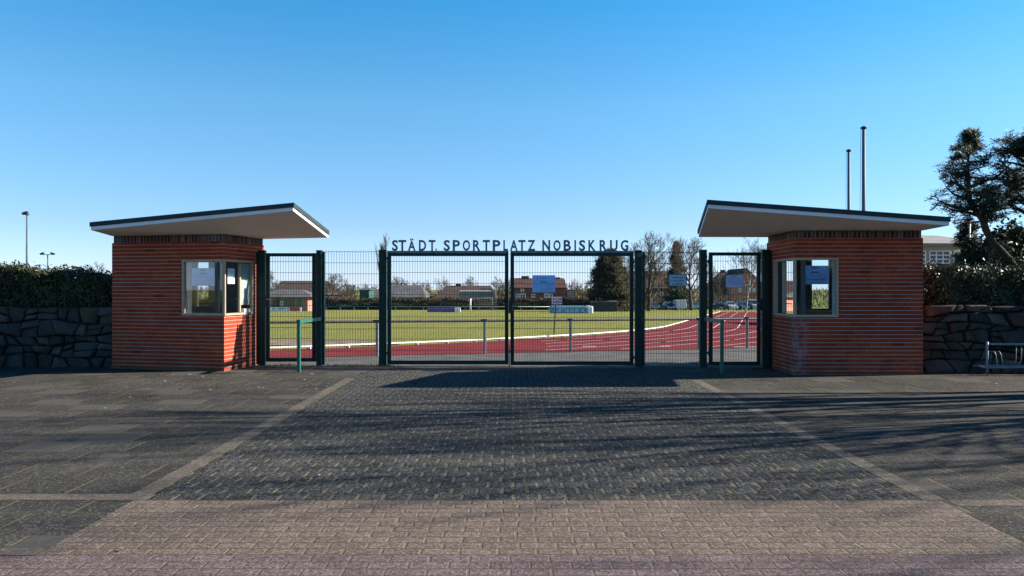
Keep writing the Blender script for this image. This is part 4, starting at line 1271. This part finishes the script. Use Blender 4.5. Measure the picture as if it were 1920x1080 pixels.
house('grey_annexe', 'grey flat annexe right of the red brick house', 1063.5, 1076, 166, 6, 544, 543, M['grey_wall'], M['tile_grey'], 1, None, .1)
house('big_house', 'wide brown house half hidden by the large bare trees', 1160, 1262, 190, 16, 541, 508, M['brickfar'], M['tile_brown'], 10, 4, .6, windows=[(1238,1243,548,555,(1,1)),(1180,1186,548,555,(1,1))])
house('gabled_house', 'pink brick gabled house behind the birch and parked cars', 1371, 1427, 178, 14, 531, 504.5, M['pink_brick'], M['tile_brown'], gable=True, over=.5, windows=[(1403,1406.5,531,535,(1,1)),(1412,1415.5,541,546,(1,1)),(1403,1406.5,541,546,(1,1)),(1385,1389,541,546,(1,1))])
house('gabled_house', 'brown house wing with long sloping roof left of the pink gable', 1340, 1376, 182, 12, 541, 509, M['dark_wall'], M['tile_brown'], 26, 1, .3, chimneys=[(1368,1.0,506)])
d = 118
house('dugout_shelter', 'dark low shelter under the large conifer', 1111, 1156, d, 3, 566, 563.5, M['dark_wall'], M['tile_grey'], 2, None, .3, cat='shelter')

# ------------------------------------------------------------------ things on and around the field
M['banner_white'] = plain('white_board', (.80,.80,.80), .6, .05, 2)
d = 122
t = thing('advertising_board', 'long white and red board in front of the clubhouse', 'board', (X(535,d), d, tz(d)))
m = MB(); m.box(X(500,d), X(543,d), d-.05, d+.05, Z(584,d), Z(576,d)); obj('panel', m, M['banner_white'], t)
m = MB(); m.box(X(543,d), X(562,d), d-.05, d+.05, Z(582,d), Z(576,d)); o = obj('panel', m, M['red_ink'], t); o['label'] = 'red end panel'
m = MB(); m.box(X(562,d), X(565,d), d-.05, d+.05, Z(583.5,d), Z(576,d)); obj('panel', m, M['banner_white'], t)
m = MB()
for a, b, y0, y1 in ((512.5,514,577.5,582),(514,516,577.2,578.4),(520,522.5,578,579.2),(523.5,526,577.5,580),(528,530.5,577.5,580),(532,535,577.5,579),(539,541,577,580)):
    m.box(X(a,d), X(b,d), d-.062, d-.052, Z(y1,d), Z(y0,d))
obj('print', m, M['ink'], t)
# violet boards
d = DT(585)
M['violet'] = plain('violet_sheet', (.13,.11,.30), .6, .2, 2)
t = thing('crash_barrier_board', 'row of low violet boards with white end on the far grass', 'board', (X(830,d), d, tz(d)))
for i in range(7):
    a = 801 + i*7.3; m = MB(); m.cbox(X(a,d), X(a+7.1,d), d-.1, d+.1, tz(d)-.02, Z(577.5,d), .03); obj('panel', m, M['violet'], t)
m = MB(); m.cbox(X(852.5,d), X(863.5,d), d-.25, d+.1, tz(d)-.02, Z(577,d), .03); o = obj('panel', m, M['banner_white'], t); o['label'] = 'white end panel'
# high jump mat
d = DT(587)
M['matblue'] = plain('pale_blue_tarp', (.20,.34,.44), .5, .3, 1.2, .4, c2=(.11,.22,.32))
t = thing('high_jump_mat', 'blue covered high jump mat with white end on the far grass', 'mat', (X(1070,d), d, tz(d)))
m = MB(); m.cbox(X(1032.5,d), X(1101,d), d, d+3.2, tz(d)-.02, Z(574,d), .12); obj('mat', m, M['matblue'], t)
m = MB(); m.cbox(X(1101.2,d), X(1112.5,d), d, d+3.2, tz(d)-.02, Z(574,d), .12); obj('end_panel', m, M['banner_white'], t)
m = MB(); rr = random.Random(4)
for a in (1040,1049,1063,1072,1081,1092):
    h = rr.uniform(577,580); m.poly([(X(a-4,d),d-.006,Z(585,d)),(X(a+5,d),d-.006,Z(585,d)),(X(a+1,d),d-.006,Z(h,d))])
m.box(X(1034,d),X(1100,d),d-.006,d-.002,Z(576.6,d),Z(575.2,d))
M['tri'] = plain('light_blue_print', (.35,.55,.68), .5, .2, 3)
obj('print', m, M['tri'], t)
# goal
d = 124
t = thing('football_goal', 'white football goal standing before the far hedge', 'goal', (X(900,d), d, tz(d)))
ga, gb = Vector((X(882,d),d,0)), Vector((X(921,d),d+6.3,0))
zt = Z(559.5,d)
m = MB(); m.tube([(ga.x,ga.y,tz(d)),(ga.x,ga.y,zt)], .13, 8); obj('post', m, M['white'], t)
m = MB(); m.tube([(gb.x,gb.y,tz(d+6)),(gb.x,gb.y,zt)], .05, 8); obj('post', m, M['darksteel'], t)
m = MB(); m.tube([(ga.x,ga.y,zt),(gb.x,gb.y,zt)], .05, 8); obj('crossbar', m, M['darksteel'], t)
m = MB()
for i in range(14):
    f = i/13; p = ga.lerp(gb,f); m.tube([(p.x+.9,p.y,tz(d)),(p.x+.5,p.y,zt-.3)], .014, 3)
for j in range(6):
    z = tz(d)+.2+j*.36; m.tube([(ga.x+.8,ga.y,z),(gb.x+.8,gb.y,z)], .012, 3)
obj('net', m, M['darksteel'], t)
# far railing
d = 138
t = thing('railing', 'long green-grey railing along the far edge of the grass', 'railing', (X(850,d), d, tz(d)))
m = MB(); m.tube([(X(560,d),d,Z(575.2,d)),(X(1110,d),d,Z(575.2,d))], .07, 6); obj('rail', m, M['railgreen'] if 'railgreen' in M else M['steel'], t)
for i in range(22):
    x = X(560+i*26,d); m = MB(); m.tube([(x,d,tz(d)-.1),(x,d,Z(575.2,d))], .06, 6); obj('post', m, M['steel'], t)

# far hedges: a browned row over a dark evergreen one
M['brownhedge'] = island('brown_hedge_leaf', [(.10,.070,.050),(.14,.095,.070),(.17,.12,.085),(.085,.075,.045)], .9, .1, .1, .12)
M['darkhedge'] = island('dark_hedge_leaf', [(.016,.030,.016),(.03,.05,.02),(.05,.07,.03)], .8, .15, .08, .12)
def far_hedge(label, p0, p1, d, depth, zt, n, mat, seed, l, wob):
    r = random.Random(seed); x0, x1 = X(p0,d), X(p1,d); zb = tz(d)-.2
    t = thing('far_hedge', label, 'hedge', ((x0+x1)/2,d,zb))
    m = MB(); c = MB()
    top = lambda x: zt + wob*math.sin(x*.55+seed) + wob*.6*math.sin(x*1.7+seed*2)
    for i in range(n):
        x = r.uniform(x0,x1); tp_ = top(x)
        if r.random() < .62: p = Vector((x, d-abs(r.gauss(0,.18)), r.uniform(zb,tp_)))
        else: p = Vector((x, r.uniform(d,d+depth), tp_+r.gauss(0,.14)))
        leaf_quad(m, p, rnd_dir(r)+Vector((0,-.6,.3)), rnd_dir(r)+Vector((0,0,.5)), l*r.uniform(.6,1.4), l*.55)
    xx = x0
    while xx < x1:
        e = min(x1,xx+1.2); c.box(xx,e,d+.1,d+depth,zb,min(top(xx),top(e))-.15); xx = e
    obj('leaves', m, mat, t); obj('branches', c, mat, t)
    return t
far_hedge('long winter-brown hedge in front of the far houses', 360, 1112, 152, 2.0, Z(561.5,152), 15000, M['brownhedge'], 71, .42, .16)
far_hedge('long dark evergreen hedge along the far edge of the grass', 600, 1108, 147, 1.5, Z(570.5,147), 9000, M['darkhedge'], 72, .34, .22)

M['farwood'] = island('far_wood_twigs', [(.10,.080,.062),(.15,.12,.095),(.12,.095,.08),(.08,.075,.06)], .95, .05, 0, .05)
def far_wood(label, p0, p1, d, n, seed, row):
    r = random.Random(seed); x0, x1 = X(p0,d), X(p1,d); m = MB(); zb = tz(d)-.5
    top = lambda x: Z(row,d) + .9*math.sin(x*.13+seed) + .7*math.sin(x*.37+seed*2) + .5*math.sin(x*.9)
    for i in range(n):
        x = r.uniform(x0,x1); z = zb + (top(x)-zb)*r.random()**.8
        p = Vector((x, d+r.uniform(-3,3), z)); q = p + Vector((r.gauss(0,.7), r.gauss(0,.4), r.uniform(.5,1.6)))
        m.tube([p, p.lerp(q,.5)+rnd_dir(r)*.2, q], [.10,.07,.03], 3, cap=False)
    return stuff(obj('far_wood', m, M['farwood']), label, 'far wood')
far_wood('leafless far wood along the horizon beyond the houses', -60, 1990, 224, 9500, 113, 543)
# conifers and bare trees beyond the field
M['brownfir'] = island('brownish_conifer', [(.040,.042,.022),(.065,.058,.032),(.090,.075,.042),(.05,.055,.025)], .85, .1, .08, .2)
d = 122
conifer('conifer_tree', 'broad brownish conifer behind the right gate leaf', (X(1143,d), d, tz(d)), Z(470,d)-tz(d), 7.4, 81, 5200, M['brownfir'], .62, 6, cone=.42)
d = 150
conifer('conifer_tree', 'dark pointed conifer between two tall bare trees', (X(1268,d), d, tz(d)), Z(455,d)-tz(d), 6.4, 82, 2600, M['fir'], .55, 6, cone=.95)
def bt(label, px, top, d, spread, seed, r0, name='bare_tree', grp='bare trees beyond the field', **kw):
    return bare_tree(name, label, (X(px,d), d, tz(d)), Z(top,d)-tz(d), spread, seed, r0, group=grp, **kw)
big = bt('largest bare tree, left of the framed dog sign, with fan of limbs', 1216, 431, 126, 1.25, 91, .42, limbs=12, fork=.16, rmin=.027, dens=1.25)
bt('tall bare tree rising right of the dark pointed conifer', 1297, 440, 138, 1.15, 92, .36, limbs=11, fork=.22, rmin=.027, dens=1.2)
bt('pale-trunked birch seen through the right narrow gate', 1398, 444, 118, .95, 93, .17, name='birch_tree', limbs=11, fork=.38, rmin=.018, tmat=M['birch'], dens=1.15, upright=.2, lean=-.03)
bt('narrow upright bare poplar left of the sign letters', 724, 436, 150, .28, 94, .24, name='poplar_tree', limbs=13, fork=.12, rmin=.018, upright=1.4)
spots = [('bushy bare tree above the wire panel left of the double gate', 622, 512, 158, 1.1, 95), ('bare tree at the left end behind the clubhouse', 509, 497, 160, .8, 96),
 ('bare tree above the dark half-hipped house', 752, 516, 185, .9, 97), ('bare tree above the gap between the two dark houses', 800, 524, 185, 1.0, 98),
 ('bare tree above the left part of the long dark house', 836, 515, 192, 1.0, 99), ('bare tree above the pale shed', 884, 515, 188, .9, 100),
 ('bare tree right of the long dark house', 932, 517, 180, 1.0, 101), ('thin bare tree between brick house and broad conifer', 1082, 522, 180, .8, 102),
 ('bare tree rising behind the broad conifer', 1176, 462, 150, .85, 103), ('bare tree left of the birch in the narrow gate', 1340, 488, 150, .8, 104),
 ('bare tree top above the hedge beside the left booth', 191, 489, 120, 1.0, 105), ('bare tree top between right booth and bent pine', 1742, 436, 75, .9, 106),
 ('small bare tree behind the far hedge beside the left hinge post', 655, 530, 180, 1.0, 107), ('bare tree behind the red brick house', 955, 520, 200, .9, 108)]
for lab, px, top, d, sp, sd in spots:
    bt(lab, px, top, d, sp*1.55, sd, .20, limbs=10, fork=.15, rmin=.024, lv=4, upright=.35)
# tangled brushwood below the trees
def brush(name, label, p0, p1, d, depth, h, n, seed, mat, rad=.03):
    r = random.Random(seed); m = MB(); x0, x1 = X(p0,d), X(p1,d)
    for i in range(n):
        x, y = r.uniform(x0,x1), d + r.uniform(0,depth); z = tz(d)-.1; hh = h*r.uniform(.4,1.1)*(.7+.3*math.sin(x*.7+seed))
        p = Vector((x,y,z)); q = p + Vector((r.gauss(0,.35),r.gauss(0,.2),.6))*hh*.6; e = q + Vector((r.gauss(0,.5),r.gauss(0,.3),.5))*hh*.5
        m.tube([p,q,e], [rad,rad*.8,rad*.5], 3, cap=False)
        for k in range(3):
            a = q.lerp(e, r.random()); m.tube([a, a+Vector((r.gauss(0,.5),r.gauss(0,.3),r.uniform(.1,.6)))*hh*.3], [rad*.7,rad*.4], 3, cap=False)
    return stuff(obj(name, m, mat), label, 'brushwood')
M['brush'] = plain('dry_brushwood', (.13,.098,.068), .95, .35, .15, .1, c2=(.075,.065,.04))
brush('brushwood', 'tangled leafless brushwood behind the parked cars', 1155, 1432, 158, 10, 5.0, 1500, 111, M['brush'], .045)
brush('brushwood', 'reddish brushwood in front of the far houses on the left', 560, 735, 156, 6, 3.6, 900, 112, M['brush'], .04)

r = random.Random(17); m = MB()  # unseen shrubs added behind the camera to darken reflections and frontal light
for i in range(16000):
    x = r.uniform(-55,55); hh = 4.2 + 1.3*math.sin(x*.21) + .9*math.sin(x*.6+1)
    p = Vector((x, -31 - r.uniform(0,3), hh*r.random()**.7)); q = p + Vector((r.gauss(0,.5), r.gauss(0,.3), r.uniform(.3,1.1)))
    if i % 2: m.tube([p,q], [.05,.02], 3, cap=False)
    else: leaf_quad(m, p, rnd_dir(r), rnd_dir(r), .95, .6)
stuff(obj('reflection_shrubs', m, M['farwood']), 'unseen tangled shrubs added behind the camera to darken the window reflections', 'shrubs')
# ------------------------------------------------------------------ parked cars
M['tyre'] = plain('tyre_rubber', (.02,.02,.02), .8, .2, 6)
M['lampglass'] = plain('lamp_glass', (.75,.75,.72), .15, .05, 2, .6)
M['taillight'] = plain('red_lamp_glass', (.45,.03,.03), .2, .1, 2, .6)
def car(label, px, d, paint, van=False, front=True, rot=0.0):
    x = X(px,d); zb = tz(d)
    t = thing('parked_car', label, 'car', (x,d,zb), 'cars parked beyond the track')
    sy = 1 if front else -1
    # stations along the length: y, half width, shoulder z, roof half width, roof z
    st = [(-2.1,.70,.52,.60,.56),(-1.95,.82,.66,.70,.72),(-1.0,.88,.80,.74,.93),(-.85,.88,.84,.74,.98),(-.15,.88,.90,.60,1.42),(.9,.88,.92,.60,1.47),(1.7,.86,.92,.62,1.30),(2.05,.82,.86,.68,.98),(2.12,.76,.66,.66,.70)]
    if van: st = [(-2.2,.76,.60,.66,.66),(-2.05,.88,.78,.76,.90),(-1.4,.92,.95,.80,1.10),(-.8,.93,1.0,.76,1.78),(2.0,.93,1.0,.78,1.84),(2.2,.90,1.0,.80,1.74),(2.25,.88,.7,.84,.8)]
    V = []; n = 8
    for y, w, zs, wr, zr in st:
        for sx, zz in ((-w*.92,.24),(-w,.42),(-w,zs),(-wr,zr),(wr,zr),(w,zs),(w,.42),(w*.92,.24)): V.append((x+sx, d+sy*y, zb+zz))
    fs = []
    for i in range(len(st)-1):
        for j in range(n):
            k = (j+1)%n; fs.append((i*n+j,i*n+k,(i+1)*n+k,(i+1)*n+j))
    fs.append(tuple(range(n))); fs.append(tuple((len(st)-1)*n+j for j in range(n)))
    m = MB(); m.add(V, fs); obj('body', m, paint, t)
    # glazing
    def pane(i0, i1, pts):
        return pts
    g = MB()
    S = st
    iw = 3 if not van else 2
    a, b = S[iw], S[iw+1]
    nf = .012
    f = lambda s_, u, v: (x+u*s_[3]*.9, d+sy*(s_[0]) - sy*nf, zb+s_[4]+nf)
    g.poly([(x-a[3]*.92,d+sy*(a[0]+.04)-sy*.02,zb+a[4]+.04),(x+a[3]*.92,d+sy*(a[0]+.04)-sy*.02,zb+a[4]+.04),(x+b[3]*.92,d+sy*(b[0]-.03)-sy*.02,zb+b[4]-.01),(x-b[3]*.92,d+sy*(b[0]-.03)-sy*.02,zb+b[4]-.01)])
    a, b = S[-2], S[-3]
    ya = .03
    g.poly([(x-a[3]*.85,d+sy*(a[0]+.02),zb+a[4]+.06),(x+a[3]*.85,d+sy*(a[0]+.02),zb+a[4]+.06),(x+b[3]*.9,d+sy*(b[0]+.04),zb+b[4]-.03),(x-b[3]*.9,d+sy*(b[0]+.04),zb+b[4]-.03)])
    for sx in (-1,1):
        a, b, c = S[iw], S[iw+1], S[-3] if not van else S[-2]
        g.poly([(x+sx*(a[1]*.97),d+sy*(a[0]+.3),zb+a[2]+.06),(x+sx*(c[1]*.97),d+sy*(c[0]-.2),zb+c[2]+.05),(x+sx*(c[3]+.06),d+sy*(c[0]-.35),zb+c[4]-.1),(x+sx*(b[3]+.06),d+sy*(b[0]+.1),zb+b[4]-.1)])
    obj('window', g, M['pane_dark'], t)
    for sx in (-1,1):
        for yy in (-1.3,1.3):
            m = MB(); cx = x+sx*.80
            m.tube([(cx-.1,d+sy*yy,zb+.31),(cx+.1,d+sy*yy,zb+.31)], .31, 12); w = obj('wheel', m, M['tyre'], t)
            m = MB(); m.tube([(cx+sx*.09,d+sy*yy,zb+.31),(cx+sx*.112,d+sy*yy,zb+.31)], .19, 10); obj('rim', m, M['steel'], w)
        m = MB(); e = st[0]; m.box(x+sx*.5-.16, x+sx*.5+.16, d+sy*-2.10-.05, d+sy*-2.10+.05, zb+.52, zb+.68) ; obj('headlight', m, M['lampglass'], t)
        m = MB(); m.box(x+sx*.66-.1, x+sx*.66+.1, d+sy*2.10-.05, d+sy*2.10+.05, zb+.62, zb+.86); obj('taillight', m, M['taillight'], t)
    m = MB(); 
    for s_ in (-1,1): m.box(x-.26, x+.26, d+sy*s_*2.14-.02, d+sy*s_*2.14+.02, zb+.40, zb+.52)
    obj('number_plate', m, M['white'], t)
def paint(name, c): return plain(name, c, .25, .05, 2, .6)
PT = {'dark': paint('dark_car_paint',(.02,.025,.03)), 'white': paint('white_car_paint',(.7,.7,.7)), 'blue': paint('blue_car_paint',(.03,.09,.14)), 'silver': paint('silver_car_paint',(.35,.38,.40)), 'teal': paint('teal_car_paint',(.02,.11,.11))}
cars = [('dark parked car left of the big bare tree trunk gap, farthest left', 1226, 'dark', False, True), ('blue parked car just left of the white-backed van', 1254, 'blue', False, True), ('white-backed parked van below the framed dog sign', 1273, 'white', True, False),
 ('teal parked car right of the second tree trunk', 1299, 'teal', False, True), ('dark parked car at the left inside the narrow gate', 1346, 'dark', False, False), ('silver parked car in the middle of the narrow gate', 1370, 'silver', False, True),
 ('dark blue parked car behind the birch trunk', 1392, 'blue', False, True), ('pale parked car at the right end of the row', 1414, 'silver', True, True)]
for lab, px, pt_, van, fr in cars: car(lab, px, 143, PT[pt_], van, fr)

# ------------------------------------------------------------------ small stuff on the ground
r = random.Random(77); m = MB()
for i in range(75):
    if i < 45: p = G(r.uniform(300,640), r.uniform(703,735))
    else:
        p = G(r.uniform(-100,2000), r.choice([r.uniform(705,780), r.uniform(780,1060)]))
    s = r.uniform(.012,.035); a = r.uniform(0,6.28); z = .016
    q = [Vector((p.x+math.cos(a+k)*s*r.uniform(.5,1.2), p.y+math.sin(a+k)*s*r.uniform(.4,.9), z+r.uniform(0,.012))) for k in (0,1.3,2.6,3.9,5.2)]
    m.poly(q)
M['litter'] = island('pale_dry_bits', [(.22,.20,.17),(.15,.12,.085),(.34,.32,.30),(.18,.13,.08)], .85, .1)
stuff(obj('fallen_bits', m, M['litter']), 'pale dry leaf bits scattered on the paving', 'leaf litter')
m = MB()
for i in range(1500):
    k = r.random()
    if k < .75:
        px = r.choice([r.gauss(530,25), r.gauss(640,30), r.gauss(690,30), r.gauss(725,12), r.gauss(1290,50), r.uniform(500,1430)]); y = gy(px) + r.gauss(-.12,.12); x = X(px,y)
    else:
        x = r.uniform(-8.2,-5.8); y = 16.48 + (x+8.24)/2.53*-.61 - abs(r.gauss(0,.05))
    h = r.uniform(.02,.07); a = r.uniform(0,6.28); w = .004
    b = Vector((x,y,0)); tpv = b + Vector((math.cos(a)*h*.6, math.sin(a)*h*.6, h))
    m.add([b+Vector((w,0,0)), b-Vector((w,0,0)), tpv], [(0,1,2)])
M['weed'] = island('weed_blade', [(.08,.09,.02),(.14,.13,.04),(.2,.16,.07)], .8, .1)
stuff(obj('weeds', m, M['weed']), 'short weeds and moss along the foot of gate and booth', 'weeds')
